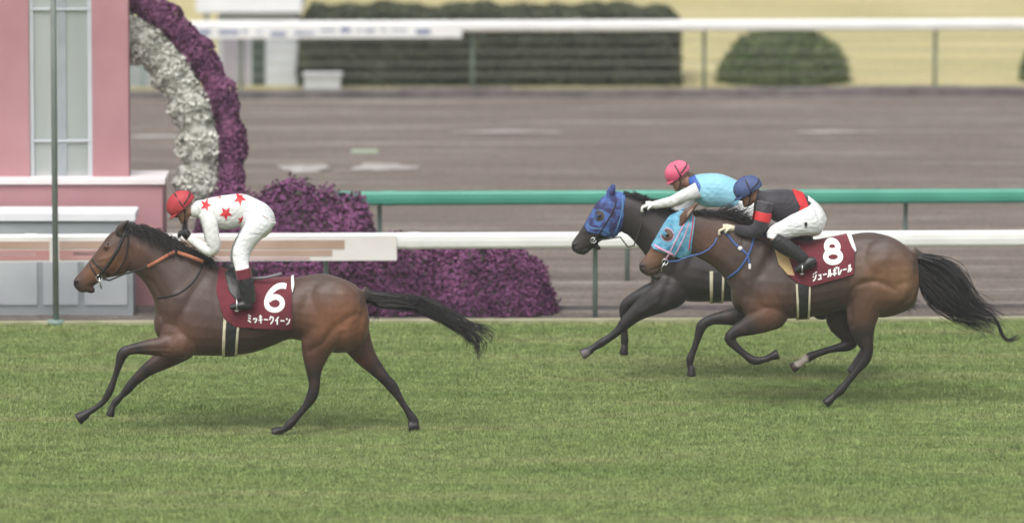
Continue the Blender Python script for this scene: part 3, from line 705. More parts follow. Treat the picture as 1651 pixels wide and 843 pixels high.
# hind legs: near one under the body, far one trailing
f.limb([(540,505,-.15,42,.13), (516,545,-.16,31,.105), (508,575,-.15,21,.075), (506,602,-.14,12,.05), (507,620,-.14,9.5,.042), (503,638,-.14,9.5,.042), (492,656,-.14,6.2,.032), (478,672,-.14,6,.03), (467,684,-.14,7.5,.036), (459,691,-.14,5.5,.032), (451,694.5,-.14,6,.04)])
hoof(f, 446, 695, -.14, 9, .35)
f.limb([(556,510,.15,40,.12), (572,545,.16,27,.10), (589,574,.15,18,.07), (607,595,.15,12.5,.05), (622,612,.15,9.5,.042), (633,624,.15,9.5,.04), (645,643,.15,6,.03), (656,660,.15,5.6,.03), (665,674,.15,7.5,.036), (672,681,.15,5.5,.03)])
hoof(f, 667, 687, .15, 10, .15)
f.limb([(583,470,0,11,.04), (596,476,0,9,.035), (612,480,0,6,.02)])   # dock
me = f.remesh(.0115, 3, .5)
sculpt(me, [([(268,560),(285,520),(312,470),(335,438)],7,-.012), ([(252,490),(275,470),(300,448),(318,430)],11,-.006), ([(345,560),(350,500),(352,450)],9,-.010),
            ([(215,438),(245,452),(262,478)],5,-.008), ([(228,400),(262,430),(285,470)],9,.008),
            ([(500,560),(520,548),(545,520),(575,500)],6,-.012), ([(490,540),(488,500),(500,470)],8,-.012), ([(556,470),(566,500),(560,540)],8,.010), ([(520,470),(525,500),(520,530)],12,.010), ([(583,505),(578,540),(560,565)],5,-.008),
            ([(540,575),(548,555),(552,535)],6,-.010),
            ([(380,556),(430,545),(470,530)],9,-.006), ([(300,500),(305,530),(296,560)],9,.010), ([(275,556),(235,556),(212,560)],2.5,-.005), ([(275,565),(240,565)],2.5,-.005),
            ([(160,418),(178,412),(190,402)],3,.007), ([(150,430),(166,424)],2.5,.005), ([(177,440),(188,432),(197,415)],4,-.006), ([(122,457),(124,455)],2.6,-.018), ([(140,461),(153,457)],1.6,-.008), ([(171,397),(171.5,397)],4,.006),
            ([(622,612),(632,622)],5,.004), ([(210,398),(213,420),(208,434)],4,-.010)]
       + [([(x_,475),(x_-6,520),(x_+2,556)],4.2,-.0009) for x_ in (392,404,416,428,440,452)], Y6)
legs6 = [([(215,562),(197,569),(177,630),(132,672)],13), ([(225,606),(205,628),(184,652),(179,666)],13), ([(507,612),(503,638),(467,684),(445,696)],14), ([(612,602),(633,624),(668,678),(664,688)],13)]
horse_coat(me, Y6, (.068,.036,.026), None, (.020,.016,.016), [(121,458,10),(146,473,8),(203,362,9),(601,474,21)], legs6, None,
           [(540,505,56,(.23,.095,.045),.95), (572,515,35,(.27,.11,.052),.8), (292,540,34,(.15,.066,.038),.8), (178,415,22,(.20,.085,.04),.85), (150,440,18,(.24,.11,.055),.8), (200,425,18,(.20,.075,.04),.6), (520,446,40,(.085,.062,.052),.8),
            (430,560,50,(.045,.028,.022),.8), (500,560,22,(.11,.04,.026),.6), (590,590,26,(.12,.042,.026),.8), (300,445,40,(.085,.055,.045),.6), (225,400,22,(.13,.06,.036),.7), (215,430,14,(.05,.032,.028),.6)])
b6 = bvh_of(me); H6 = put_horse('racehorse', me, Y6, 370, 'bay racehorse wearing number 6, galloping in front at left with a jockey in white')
eye(f, b6, 171, 397, H6)
mane(f, [(196,368),(208,368),(226,371),(247,377),(268,389),(288,402),(310,412),(335,424)], 1500, .055, .085, H6, spread=.02, length=.19, r0=.0042)
mane(f, [(214,371),(240,377),(262,388),(290,405)], 500, .12, .05, H6, length=.17, lat=-.05)
mane(f, [(194,372),(200,376),(196,384)], 90, .06, .02, H6, 'forelock', length=.12)
tg = [[W(588+dx,474+dy,Y6+l) for dx,dy in ((0,0),)] for l in (0,)]
def tail(f, upper, lower, n, parent, lat=.05, **k):
    gs = []
    for l in (-lat, lat):
        gs.append([W(a[0], a[1], f.Y+l*min(1, .2+i*.3)) for i, a in enumerate(upper)])
        gs.append([W((a[0]+b[0])/2, (a[1]+b[1])/2, f.Y+l*min(1,.2+i*.3)) for i, (a,b) in enumerate(zip(upper,lower))])
        gs.append([W(a[0], a[1], f.Y+l*min(1,.2+i*.3)) for i, a in enumerate(lower)])
        gs.append(gs[-2])
    put('tail', strands(gs, n, **k), M['hair'], parent)
tail(f, [(588,471),(620,473),(655,477),(695,485),(730,503),(762,522),(786,530)], [(590,486),(615,494),(645,496),(672,500),(708,516),(740,536),(762,558)], 520, H6, r0=.0042, spread=(.012,.02,.012), tip=.55, wave=.02)
put('tail', strands([[W(a,b,Y6-.02) for a,b in g] for g in ([(700,500),(745,528),(768,545),(777,560),(772,582)],[(700,500),(750,522),(780,530),(797,538),(790,545)],[(690,498),(735,530),(755,548),(768,570),(764,590)])], 46, r0=.0035, spread=(.006,.01,.006), tip=.2, wave=.02), M['hair'], H6)
put('tail', strands([[W(a,b,Y6) for a,b in g] for g in ([(606,484),(608,498),(606,510),(602,522)],[(616,486),(613,500),(612,512),(613,518)])], 14, r0=.002, spread=(.006,.01,.006)), M['hair'], H6)
for gg in ([(720,512),(745,520),(775,525),(798,536)],[(740,520),(765,540),(772,556),(763,570)],[(730,520),(755,545),(768,560),(775,584)],[(700,505),(735,530),(752,545),(758,565)]):
    put('tail', strands([[W(a,b,Y6+.02) for a,b in gg]], 22, r0=.0035, spread=(.008,.012,.008), tip=.3, wave=.02), M['hair'], H6)
# --- tack of horse 6
def cloth_and_girth(me, bvh, Y, H_, cloth, rim, girth_l, girth_m, girth_r, edge_mat):
    c = put('saddle_cloth', shell(me, cloth, Y, .014, .006), M['maroon'], H_, sm=False)
    if rim: put('piping', shell(me, rim, Y, .021, .004), M['white_cloth'], c)
    g = put('girth', shell(me, girth_m, Y, .008, .006), M['black_leather'], H_)
    for q in (girth_l, girth_r): put('edge_strip', shell(me, q, Y, .012, .006), M[edge_mat], g)
    return c
cloth6 = [(353,425),(380,425),(471,440),(473,526),(440,524),(386,523),(364,508),(350,466)]
c6 = cloth_and_girth(me, b6, Y6, H6, cloth6, [(469.5,438),(473.5,438),(476,458),(473,470),(471,462)], [(363,506),(367.5,509),(363,580),(358,580)], [(367,508),(388,520),(380,580),(362,580)], [(384,520),(388,521),(382,580),(378,580)], 'cream')
bc6 = BVHTree.FromPolygons([v.co+Vector(parent_world(c6)) for v in c6.data.vertices], [p.vertices[:] for p in c6.data.polygons])
def digit(px, py, sx, sy, kind, ang=0):
    if kind == 6:
        o = [[(.80,-.93),(.45,-.95),(.05,-.80),(-.32,-.42),(-.52,.05),(-.55,.38),(-.42,.68),(-.10,.84),(.25,.82),(.52,.62),(.60,.34),(.50,.06),(.20,-.12),(-.12,-.08),(-.42,.14)]]
    else:
        o = [[(0,-.04),(-.36,-.16),(-.44,-.46),(-.28,-.72),(0,-.80),(.28,-.72),(.44,-.46),(.36,-.16),(0,-.04),(-.44,.10),(-.58,.42),(-.38,.74),(0,.84),(.38,.74),(.58,.42),(.44,.10),(0,-.04)]]
    ca, sa = math.cos(ang), math.sin(ang)
    return [[(px+(x_*sx)*ca-(y_*sy)*sa, py+(x_*sx)*sa+(y_*sy)*ca) for x_, y_ in s_] for s_ in o]
KANA = {  # strokes in a unit box, x right, y down
 'mi': [[(.25,.15),(.75,.30)],[(.25,.42),(.72,.56)],[(.2,.70),(.78,.90)]],
 'xtu': [[(.2,.45),(.3,.62)],[(.45,.40),(.52,.56)],[(.80,.42),(.75,.68),(.45,.92)]],
 'ki': [[(.2,.32),(.8,.24)],[(.12,.62),(.88,.52)],[(.45,.05),(.58,.95)]],
 'dash': [[(.1,.5),(.9,.5)]],
 'ku': [[(.35,.08),(.28,.30),(.12,.50)],[(.32,.22),(.80,.22),(.72,.60),(.30,.95)]],
 'i': [[(.80,.1),(.5,.38),(.15,.58)],[(.55,.38),(.55,.95)]],
 'n': [[(.18,.20),(.40,.36)],[(.85,.25),(.62,.68),(.18,.88)]],
 'ji': [[(.15,.15),(.35,.25)],[(.08,.42),(.28,.52)],[(.80,.3),(.58,.72),(.15,.92)],[(.6,.05),(.68,.18)],[(.78,.0),(.86,.13)]],
 'xyu': [[(.22,.45),(.68,.45),(.66,.85)],[(.10,.87),(.9,.87)]],
 'ru': [[(.32,.15),(.32,.5),(.10,.9)],[(.58,.1),(.58,.86),(.92,.55)]],
 'po': [[(.12,.35),(.80,.35)],[(.46,.1),(.46,.92)],[(.25,.55),(.14,.78)],[(.66,.55),(.80,.78)],[(.84,.04),(.92,.1),(.86,.18),(.80,.1),(.84,.04)]],
 're': [[(.25,.1),(.25,.88),(.55,.75),(.88,.42)]]}
def kana(word, x0, y0, x1, y1, hpx, bvh, Y, parent, name='horse_name', wpx=1.7):
    n_ = len(word); m_ = MB(); ax = (x1-x0)/n_; ay = (y1-y0)/n_; L = math.hypot(ax, ay); ux, uy = ax/L, ay/L; k = 0
    for i, c_ in enumerate(word):
        ox, oy = x0+ax*i, y0+ay*i
        for s_ in KANA[c_]:
            pts = [(ox+u*L*.96*ux-(v-.5)*hpx*uy*.0, oy+u*L*.96*uy+(v-.5)*hpx) for u, v in s_]
            if len(pts) == 3: pts = [pts[0], ((pts[0][0]+pts[1][0]*3)/4, (pts[0][1]+pts[1][1]*3)/4), pts[1], ((pts[2][0]+pts[1][0]*3)/4, (pts[2][1]+pts[1][1]*3)/4), pts[2]]
            stroke(m_, bvh, pts, Y, wpx, .003+.0006*(k%9), 3); k += 1
    put(name, m_.mesh(), M['number'], parent)
m_ = MB(); [stroke(m_, bc6, s_, Y6, 8.2, .003, 6) for s_ in digit(442.5, 481.5, 22, 20.5, 6, .06)]; put('number', m_.mesh(), M['number'], c6)
kana(['mi','xtu','ki','dash','ku','i','dash','n'], 398.5, 511.5, 469, 517, 15, bc6, Y6, c6, wpx=2.3)
put('saddle_pad', shell(me, [(342,418),(378,418),(378,434),(356,428),(342,426)], Y6, .02, .006), M['white_cloth'], H6)
s_ = MB(); Q = [W(a,b,Y6) for a,b in ((358,431),(372,434),(388,442),(402,446),(416,446))]
s_.tube(Q, [.04,.065,.09,.09,.05], 14, .45); sad = put('saddle', s_.mesh(), M['black_leather'], H6, sm=True)
s_ = MB(); s_.tube([W(405,449,Y6-.15),W(425,448,Y6-.16),W(442,444,Y6-.16),(W(454,441,Y6-.16))], [.014,.013,.012,.013], 8); put('whip', s_.mesh(), mat('grey_whip', (.20,.20,.22), .5), H6, sm=True)
put('saddle_flap', shell(me, [(362,440),(384,436),(398,452),(396,476),(384,480),(372,468)], Y6, .026, .008), M['black_leather'], sad)
# bridle, reins, breastplate
m_ = MB()
strap(m_, b6, [(201,374),(196,388),(188,405),(176,425),(163,442),(158,452)], Y6, .015, .004)
strap(m_, b6, [(186,374),(190,382),(199,384),(206,380)], Y6, .010, .004); strap(m_, b6, [(145,421),(153,430),(162,438),(172,447)], Y6, .010, .004)
strap(m_, b6, [(205,380),(204,400),(200,420),(190,438),(182,447)], Y6, .008, .004)
strap(m_, b6, [(140,427),(148,440),(156,452)], Y6, .007, .004)
br = put('bridle', m_.mesh(), M['dark_strap'], H6, sm=True)
for s_ in (-1, 1):
    p, _ = cast(b6, 158, 452, Y6, s_)
    q = MB(); c_ = p+Vector((0,s_*.012,0)); q.tube([c_+Vector((.028*math.cos(t), 0, .028*math.sin(t))) for t in np.linspace(0, 6.2, 14)], .0055, 6); q.tube([c_, c_+Vector((.01,0,-.05)), c_+Vector((.02,0,-.10))], .006, 6); put('bit', q.mesh(), M['metal'], br, sm=True)
for s_ in (-1, 1):
    q = MB(); p, _ = cast(b6, 158, 453, Y6, s_); l = s_*.13
    q.tube([p, W(176,452,Y6+s_*.11), W(200,442,Y6+s_*.12), W(222,436,Y6+s_*.13), W(238,430,Y6+s_*.125)], .008, 6, .6); rn = put('rein', q.mesh(), M['dark_strap'], H6, sm=True)
    q = MB(); q.tube([W(238,430,Y6+s_*.125), W(258,419,Y6+s_*.12), W(276,408.5,Y6+s_*.105), W(282,405.5,Y6+s_*.10)], .017, 8, .5); q.tube([W(286,407,Y6+s_*.10), W(305,413,Y6+s_*.12), W(328,422,Y6+s_*.13)], .017, 8, .5); put('rubber_grip', q.mesh(), M['orange_strap'], rn, sm=True)
m_ = MB(); strap(m_, b6, [(252,484),(270,480),(290,473),(308,459),(320,442),(326,422)], Y6, .010, .004); strap(m_, b6, [(326,422),(345,428),(360,432)], Y6, .009, .004)
m_.tube([W(283,405,Y6-.10), W(284,399,Y6-.04), W(284,397,Y6), W(284,399,Y6+.04), W(283,405,Y6+.10)], .012, 6)
put('breastplate', m_.mesh(), M['dark_strap'], H6, sm=True)

# ===== horse 8
Y8 = 61.7; f = Fig(Y8)
f.loft([((1479,420),(1482,462),.10,0,0), ((1466,401),(1474,492),.19,0,.05), ((1442,384),(1452,505),.25,0,.08), ((1412,375),(1424,512),.275,0,.1), ((1388,375),(1393,508),.265,0,.1),
        ((1362,380),(1362,501),.265,0,.12), ((1335,386),(1330,507),.28,0,.12), ((1305,390),(1300,512),.285,0,.14), ((1278,388),(1264,514),.27,0,.24), ((1252,382),(1232,517),.245,0,.32),
        ((1228,374),(1206,510),.215,0,.3), ((1206,364),(1188,488),.175,0,.2), ((1188,356),(1177,462),.14,0,.12), ((1168,350),(1160,440),.115,0,.08), ((1148,346),(1142,425),.10,0,.04), ((1130,344),(1128,417),.088,0,0), ((1118,345),(1118,412),.078,0,0), ((1112,350),(1113,404),.07,0,0)])
f.loft([((1120,342),(1122,398),.06,0,0), ((1107,341),(1114,409),.084,0,0), ((1094,343),(1105,416),.098,0,.02), ((1081,349),(1093,421),.102,0,.05), ((1071,362),(1084,424),.098,0,.1),
        ((1062,378),(1076,427),.082,0,.1), ((1053,393),(1069,432),.066,0,.05), ((1045,406),(1063,438),.055,0,0), ((1037,417),(1057,443),.052,0,0), ((1031,424),(1051,445),.052,0,0), ((1030,431),(1045,445),.045,0,0), ((1032,437),(1040,443),.03,0,0)])
f.ell(1101, 396, 0, 15, 20, .088, .25)
for s_ in (-1, 1):
    f.ell(1077, 380, s_*.082, 6, 4, .022, .6); f.ell(1035, 430, s_*.042, 4, 5, .018)
    f.limb([(1098,352,s_*.045,4.5,.028), (1099,345,s_*.055,5.5,.026), (1107,340,s_*.06,4.5,.02), (1118,333,s_*.064,1.2,.006)], 3)
f.ell(1058, 447, 0, 8, 4.5, .035, .15)
for s_ in (-1, 1):
    f.ell(1222, 440, s_*.115, 38, 62, .105, -.3); f.ell(1232, 486, s_*.14, 38, 34, .095); f.ell(1428, 432, s_*.15, 48, 48, .135); f.ell(1398, 468, s_*.16, 27, 42, .10)
f.ell(1192, 470, 0, 14, 32, .15)
f.limb([(1274,492,-.15,9,.03), (1250,503,-.16,26,.085), (1226,517,-.17,21,.075), (1203,527,-.16,15,.06), (1185,535,-.16,10,.045), (1176,546,-.16,9,.043), (1188,560,-.16,6.5,.034), (1202,572,-.16,6,.03), (1215,581,-.16,7.5,.036), (1230,580,-.16,5.5,.03), (1240,577,-.16,6,.036)])
hoof(f, 1248, 573, -.16, 9, 3.5)
f.limb([(1256,488,.15,9,.03), (1232,500,.16,24,.08), (1196,509,.17,17,.07), (1168,512,.16,12,.055), (1145,516,.16,8.5,.042), (1131,526,.16,9,.042), (1125,545,.16,6,.032), (1118,565,.16,5.4,.029), (1113,578,.16,6.8,.034), (1112,588,.16,5,.028), (1114,594,.16,5.5,.036)])
hoof(f, 1115, 599, .16, 8.5, 1.5)
f.limb([(1424,440,-.15,44,.13), (1398,480,-.16,32,.105), (1390,515,-.15,25,.08), (1393,545,-.14,16,.055), (1398,562,-.14,10.5,.044), (1394,580,-.14,9.5,.042), (1381,597,-.14,6.4,.032), (1366,616,-.14,6,.03), (1355,629,-.14,7.5,.036), (1346,637,-.14,5.5,.03), (1340,642,-.14,6,.038)])
hoof(f, 1336, 646, -.14, 9, .7)
f.limb([(1400,450,.15,40,.12), (1362,495,.16,28,.10), (1352,518,.15,20,.07), (1364,537,.15,14,.055), (1374,550,.15,10,.044), (1366,557,.15,9.5,.042), (1344,562,.15,6.2,.032), (1320,569,.15,6,.03), (1303,576,.15,7.5,.036), (1295,581,.15,5.6,.03), (1290,585,.15,6,.036)])
hoof(f, 1283, 590, .15, 9.5, .5)
f.limb([(1470,408,0,11,.04), (1482,414,0,9,.035), (1496,420,0,6,.02)])
me = f.remesh(.0115, 3, .5)
sculpt(me, [([(1200,500),(1214,460),(1238,410),(1258,390)],7,-.012), ([(1180,445),(1200,425),(1222,395)],9,-.010), ([(1270,505),(1276,450),(1280,400)],9,-.010), ([(1140,400),(1175,425),(1200,450)],9,.008),
            ([(1372,520),(1368,480),(1380,455),(1410,448),(1440,462)],5,-.013), ([(1392,440),(1402,425),(1424,412)],10,.012), ([(1366,500),(1368,450),(1380,400)],8,-.012), ([(1450,410),(1462,440),(1452,480)],8,.010), ([(1478,440),(1470,470),(1440,495)],5,-.010),
            ([(1224,450),(1232,480),(1226,505)],10,.010), ([(1250,470),(1258,490),(1262,515)],5,-.006), ([(1055,400),(1074,398),(1090,385)],3,.007), ([(1088,412),(1100,402),(1108,385)],4,-.006), ([(1034,431),(1036,429)],2.6,-.018), ([(1050,435),(1064,430)],1.6,-.008), ([(1077,381),(1077.5,381)],4,.006)]
       + [([(x_,410),(x_-6,455),(x_+2,495)],4.2,-.0009) for x_ in (1310,1322,1334,1346,1358)], Y8)
legs8 = [([(1196,526),(1176,548),(1214,582),(1250,572)],12), ([(1172,512),(1131,526),(1113,578),(1115,600)],12), ([(1395,545),(1396,575),(1355,629),(1335,646)],13), ([(1366,542),(1370,556),(1303,576)],13)]
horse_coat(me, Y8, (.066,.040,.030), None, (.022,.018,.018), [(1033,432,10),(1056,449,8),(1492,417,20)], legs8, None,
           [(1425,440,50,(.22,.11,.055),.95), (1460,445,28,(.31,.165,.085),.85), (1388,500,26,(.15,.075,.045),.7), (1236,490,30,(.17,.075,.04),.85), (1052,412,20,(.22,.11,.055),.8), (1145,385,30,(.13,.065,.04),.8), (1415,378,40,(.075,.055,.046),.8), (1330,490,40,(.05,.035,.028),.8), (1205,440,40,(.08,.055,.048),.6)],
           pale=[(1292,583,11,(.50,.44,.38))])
b8 = bvh_of(me); me8 = me; f8 = f
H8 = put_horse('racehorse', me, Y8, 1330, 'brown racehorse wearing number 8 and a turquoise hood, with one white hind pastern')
eye(f, b8, 1077, 381, H8)
mane(f, [(1112,347),(1130,346),(1150,348),(1170,351),(1192,358),(1215,370),(1240,382)], 800, .02, .13, H8, length=.18)
mane(f, [(1150,347),(1170,349),(1190,355)], 200, -.06, .13, H8, length=.20)
tail(f, [(1480,412),(1504,416),(1530,426),(1552,445),(1570,480),(1596,500),(1614,520)], [(1480,440),(1490,468),(1502,484),(1516,494),(1545,510),(1578,520),(1606,530)], 850, H8, r0=.0042, spread=(.035,.04,.035), tip=.5, wave=.035)
put('tail', strands([[W(a,b,Y8-.02) for a,b in g] for g in ([(1560,480),(1590,500),(1608,520),(1616,540),(1628,548),(1648,538)],[(1560,478),(1585,496),(1606,515),(1615,538),(1624,549),(1640,545)])], 46, r0=.0036, spread=(.006,.012,.006), tip=.12, wave=.008), M['hair'], H8)
c8 = cloth_and_girth(me, b8, Y8, H8, [(1272,388),(1300,384),(1368,372),(1376,400),(1375,437),(1304,456),(1284,450),(1268,438)], [(1363,372),(1370,372),(1379,400),(1377,404),(1372,397)], [(1281.5,452),(1285,452),(1287.5,520),(1284,520)], [(1284,452),(1305,454),(1303,520),(1286,520)], [(1302,454),(1305,454),(1303.5,520),(1300,520)], 'cream')
put('pad', shell(me, [(1246,390),(1262,390),(1280,440),(1268,438),(1254,422)], Y8, .012, .012), M['tan'], c8)
bc8 = BVHTree.FromPolygons([v.co+Vector(parent_world(c8)) for v in c8.data.vertices], [p.vertices[:] for p in c8.data.polygons])
m_ = MB(); [stroke(m_, bc8, s_, Y8, 8.4, .003, 6) for s_ in digit(1343, 407, 20.5, 18.8, 8, -.06)]; put('number', m_.mesh(), M['number'], c8)
kana(['ji','xyu','dash','ru','po','re','dash','ru'], 1309.5, 446, 1374, 431, 15, bc8, Y8, c8, wpx=2.3)
s_ = MB(); s_.tube([W(a,b,Y8) for a,b in ((1258,391),(1272,393),(1286,393),(1300,391),(1312,388))], [.05,.08,.10,.11,.06], 14, .45); put('saddle', s_.mesh(), M['black_leather'], H8, sm=True)
for l in (-1,1):
    g = Fig(Y8); g.limb([(1096,364,l*.07,4,.03),(1100,358,l*.078,5,.03),(1103,350,l*.085,7,.034),(1110,342,l*.092,6.5,.028),(1118,334,l*.096,4,.016),(1125,327,l*.098,1.2,.006)]); m_ = g.remesh(.005,2,.5)
    er = put('ear', m_, mat('ear_brown', (.10,.05,.035), .6, (.16,.085,.06), 30), H8, sm=True)
    g = Fig(Y8); g.limb([(1105,352,l*.075-.034,1.5,.004),(1110,344,l*.092-.024,3.0,.005),(1117,336,l*.096-.014,1.2,.004)]); put('ear_lining', g.remesh(.004,1,.5), M['silk_white'] if l > 0 else mat('pale_ear_fur', (.34,.26,.22), .8), er, sm=True)
# hood: the skin of the head lifted and coloured, with a trimmed eye opening
def eyehole(bvh, px, py, r, trim, parent, Y, coat):
    for s_ in (-1,1):
        p, n_ = cast(bvh, px, py, Y, s_)
        if p is None: continue
        sc_ = (W(100,0,Y)-W(0,0,Y)).x/100; q = MB(); pts = []
        for t in np.linspace(0, 6.2832, 22):
            o = Vector((p.x+r*sc_*math.cos(t), Y+s_*2, p.z+r*sc_*math.sin(t))); h = bvh.ray_cast(o, Vector((0,-s_,0)))
            if h[0] is not None: pts.append(h[0]+Vector((0,s_*.013,0)))
        q.tube(pts, .0055, 6, .6); put('eye_trim', q.mesh(), M[trim], parent, sm=True)
        q = MB(); k = [p+Vector((0,s_*.019,0))]+[v+Vector((0,s_*.0025,0)) for v in pts]; q.add(k, [(0,1+i,1+(i+1)%len(pts)) for i in range(len(pts))]); put('eye_opening', q.mesh(), M[coat], parent, sm=True)
        q = MB(); q.ell(p+Vector((0,s_*.016,0)), (.02,.010,.015)); put('eye', q.mesh(), M['eye'], parent, sm=True)
M['eye_skin'] = mat('brown_face', (.12,.065,.045), .5, (.08,.045,.035), 40)
hd = put('hood', shell(me, [(1083,341),(1108,338),(1121,350),(1113,409),(1098,415),(1054,400),(1048,393),(1060,366)], Y8, .007, .004), M['hood_turq'], H8, sm=True)
eyehole(b8, 1076.5, 382, 10, 'trim_pink', hd, Y8, 'eye_skin')
m_ = MB(); strap(m_, b8, [(1119,347),(1117,370),(1113,392),(1111,408)], Y8, .008, .010); strap(m_, b8, [(1080,350),(1068,366),(1057,384),(1050,394)], Y8, .007, .010); strap(m_, b8, [(1100,350),(1106,352),(1112,348)], Y8, .009, .010)
put('binding', m_.mesh(), M['trim_red'], hd, sm=True)
m_ = MB(); strap(m_, b8, [(1106,360),(1098,375),(1088,395),(1078,415),(1073,424)], Y8, .008, .013); strap(m_, b8, [(1051,395),(1060,402),(1072,407),(1086,414)], Y8, .013, .012); strap(m_, b8, [(1112,362),(1104,385),(1094,405),(1086,418)], Y8, .006, .012)
br = put('bridle', m_.mesh(), M['trim_pink'], H8, sm=True)
for s_ in (-1,1):
    p, _ = cast(b8, 1073, 426, Y8, s_); q = MB(); c_ = p+Vector((0,s_*.014,0)); q.tube([c_+Vector((.028*math.cos(t),0,.028*math.sin(t))) for t in np.linspace(0,6.2,14)], .0055, 6); q.tube([c_, c_+Vector((-.03,0,-.05)), c_+Vector((-.035,0,-.09))], .006, 6); put('bit', q.mesh(), M['metal'], br, sm=True)
    q = MB(); q.tube([p, W(1092,421,Y8+s_*.11), W(1112,413,Y8+s_*.12), W(1130,409,Y8+s_*.13), W(1143,402,Y8+s_*.13), W(1152,393,Y8+s_*.12), W(1156,384,Y8+s_*.10), W(1160,374,Y8+s_*.08)], .008, 6, .7); put('rein', q.mesh(), M['blue_strap'], H8, sm=True)
m_ = MB(); strap(m_, b8, [(1164,374),(1174,382),(1186,396),(1198,405),(1206,414),(1209,430)], Y8, .011, .005); strap(m_, b8, [(1217,384),(1212,400),(1204,418),(1190,438),(1174,452)], Y8, .011, .005); strap(m_, b8, [(1217,384),(1235,384),(1250,390)], Y8, .009, .005)
bp = put('breastplate', m_.mesh(), M['blue_strap'], H8, sm=True)
p, _ = cast(b8, 1209, 431, Y8); m_ = MB(); m_.box(p+Vector((-.012,-.016,-.02)), p+Vector((.012,-.006,.03)), .003); put('buckle', m_.mesh(), M['white_cloth'], bp)
p, _ = cast(b8, 1194, 402, Y8); m_ = MB(); m_.ell(p+Vector((0,-.01,0)), (.022,.008,.02)); put('buckle', m_.mesh(), M['white_cloth'], bp)

# ===== the dark horse on the far side
YB = 63.4; f = Fig(YB)
f.loft([((1398,452),(1402,478),.09,0,0), ((1384,432),(1392,505),.18,0,.05), ((1360,415),(1368,508),.24,0,.08), ((1330,406),(1338,505),.265,0,.1), ((1300,402),(1302,496),.26,0,.1), ((1265,398),(1262,492),.26,0,.12), ((1225,396),(1222,490),.275,0,.12),
        ((1190,392),(1185,486),.28,0,.14), ((1160,382),(1148,486),.27,0,.24), ((1130,368),(1112,486),.245,0,.32), ((1106,356),(1080,478),.215,0,.3), ((1086,346),(1060,460),.175,0,.2), ((1070,338),(1050,438),.14,0,.12),
        ((1052,329),(1040,412),.115,0,.08), ((1036,322),(1026,394),.10,0,.04), ((1020,317),(1013,380),.088,0,0), ((1008,314),(1005,376),.078,0,0), ((1001,316),(1000,370),.07,0,0)])
f.loft([((1006,312),(1008,362),.06,0,0), ((994,310),(1001,374),.084,0,0), ((982,313),(992,380),.098,0,.02), ((970,321),(982,384),.102,0,.05), ((960,333),(972,387),.098,0,.1),
        ((951,347),(965,391),.082,0,.1), ((942,361),(958,398),.066,0,.05), ((934,373),(952,404),.055,0,0), ((927,383),(946,409),.052,0,0), ((922,391),(941,411),.052,0,0), ((921,398),(935,410),.045,0,0), ((923,404),(931,409),.03,0,0)])
f.ell(989, 360, 0, 15, 20, .088, .25)
for s_ in (-1, 1):
    f.ell(966, 350, s_*.082, 6, 4, .022, .6); f.ell(926, 396, s_*.042, 4, 5, .018)
    f.limb([(984,320,s_*.04,4.5,.028), (984,312,s_*.045,5.5,.028), (987,305,s_*.048,4.5,.02), (990,297,s_*.05,1.5,.006)], 3)
f.ell(962, 398, 0, 8, 4, .035, .5)
for s_ in (-1, 1):
    f.ell(1098, 430, s_*.14, 34, 50, .10, -.3); f.ell(1084, 462, s_*.15, 30, 26, .09); f.ell(1345, 455, s_*.15, 44, 42, .13); f.ell(1325, 480, s_*.15, 26, 36, .10)
f.ell(1062, 450, 0, 13, 28, .15)
f.limb([(1114,456,-.15,9,.03), (1090,467,-.16,26,.085), (1062,482,-.17,24,.08), (1040,495,-.16,18,.065), (1022,508,-.16,13,.05), (1008,521,-.16,10.5,.045), (997,533,-.16,7.5,.036), (983,544,-.16,6.2,.03), (969,553,-.16,7,.035), (958,560,-.16,5.5,.03), (951,564,-.16,6,.038)])
hoof(f, 945, 568, -.16, 10, .45)
f.limb([(1104,455,.15,9,.03), (1080,465,.16,24,.08), (1050,472,.17,17,.07), (1028,480,.16,12,.055), (1012,488,.16,9,.045), (1006,498,.16,8.5,.042), (1006,515,.16,6,.032), (1007,535,.16,5.6,.03), (1007,548,.16,6.8,.034), (1007,556,.16,5.4,.028), (1007,560,.16,6,.036)])
hoof(f, 1006, 565, .16, 8.5, 1.5)
f.limb([(1345,455,-.15,40,.13), (1345,490,-.16,28,.10), (1362,512,-.15,18,.07), (1382,528,-.14,12,.05), (1398,541,-.14,9.5,.042), (1399,552,-.14,9,.042), (1392,566,-.14,6.2,.032), (1385,578,-.14,6,.03), (1380,586,-.14,6.5,.035), (1376,591,-.14,5.5,.032)])
hoof(f, 1373, 595, -.14, 7, 1.0)
f.limb([(1355,455,.15,38,.12), (1362,490,.16,27,.10), (1372,515,.15,18,.07), (1386,526,.15,12,.05), (1398,538,.15,9.5,.042), (1400,548,.15,9,.042), (1394,562,.15,6.2,.032), (1387,574,.15,6,.03), (1382,582,.15,6.5,.035), (1378,588,.15,5.5,.032)])
hoof(f, 1375, 592, .15, 7, 1.0)
f.limb([(1388,440,0,11,.04), (1402,448,0,9,.035), (1414,455,0,6,.02)])
me = f.remesh(.012, 3, .5)
sculpt(me, [([(1068,478),(1082,440),(1106,390),(1122,370)],7,-.012), ([(1055,430),(1080,400),(1100,365)],9,-.009), ([(1040,360),(1060,385),(1075,415)],9,.008), ([(1130,480),(1134,440)],9,-.010), ([(942,372),(958,368),(974,356)],3,.007), ([(925,397),(927,395)],2.6,-.018), ([(940,401),(953,397)],1.6,-.008), ([(1060,480),(1035,498)],4,.006)], YB)
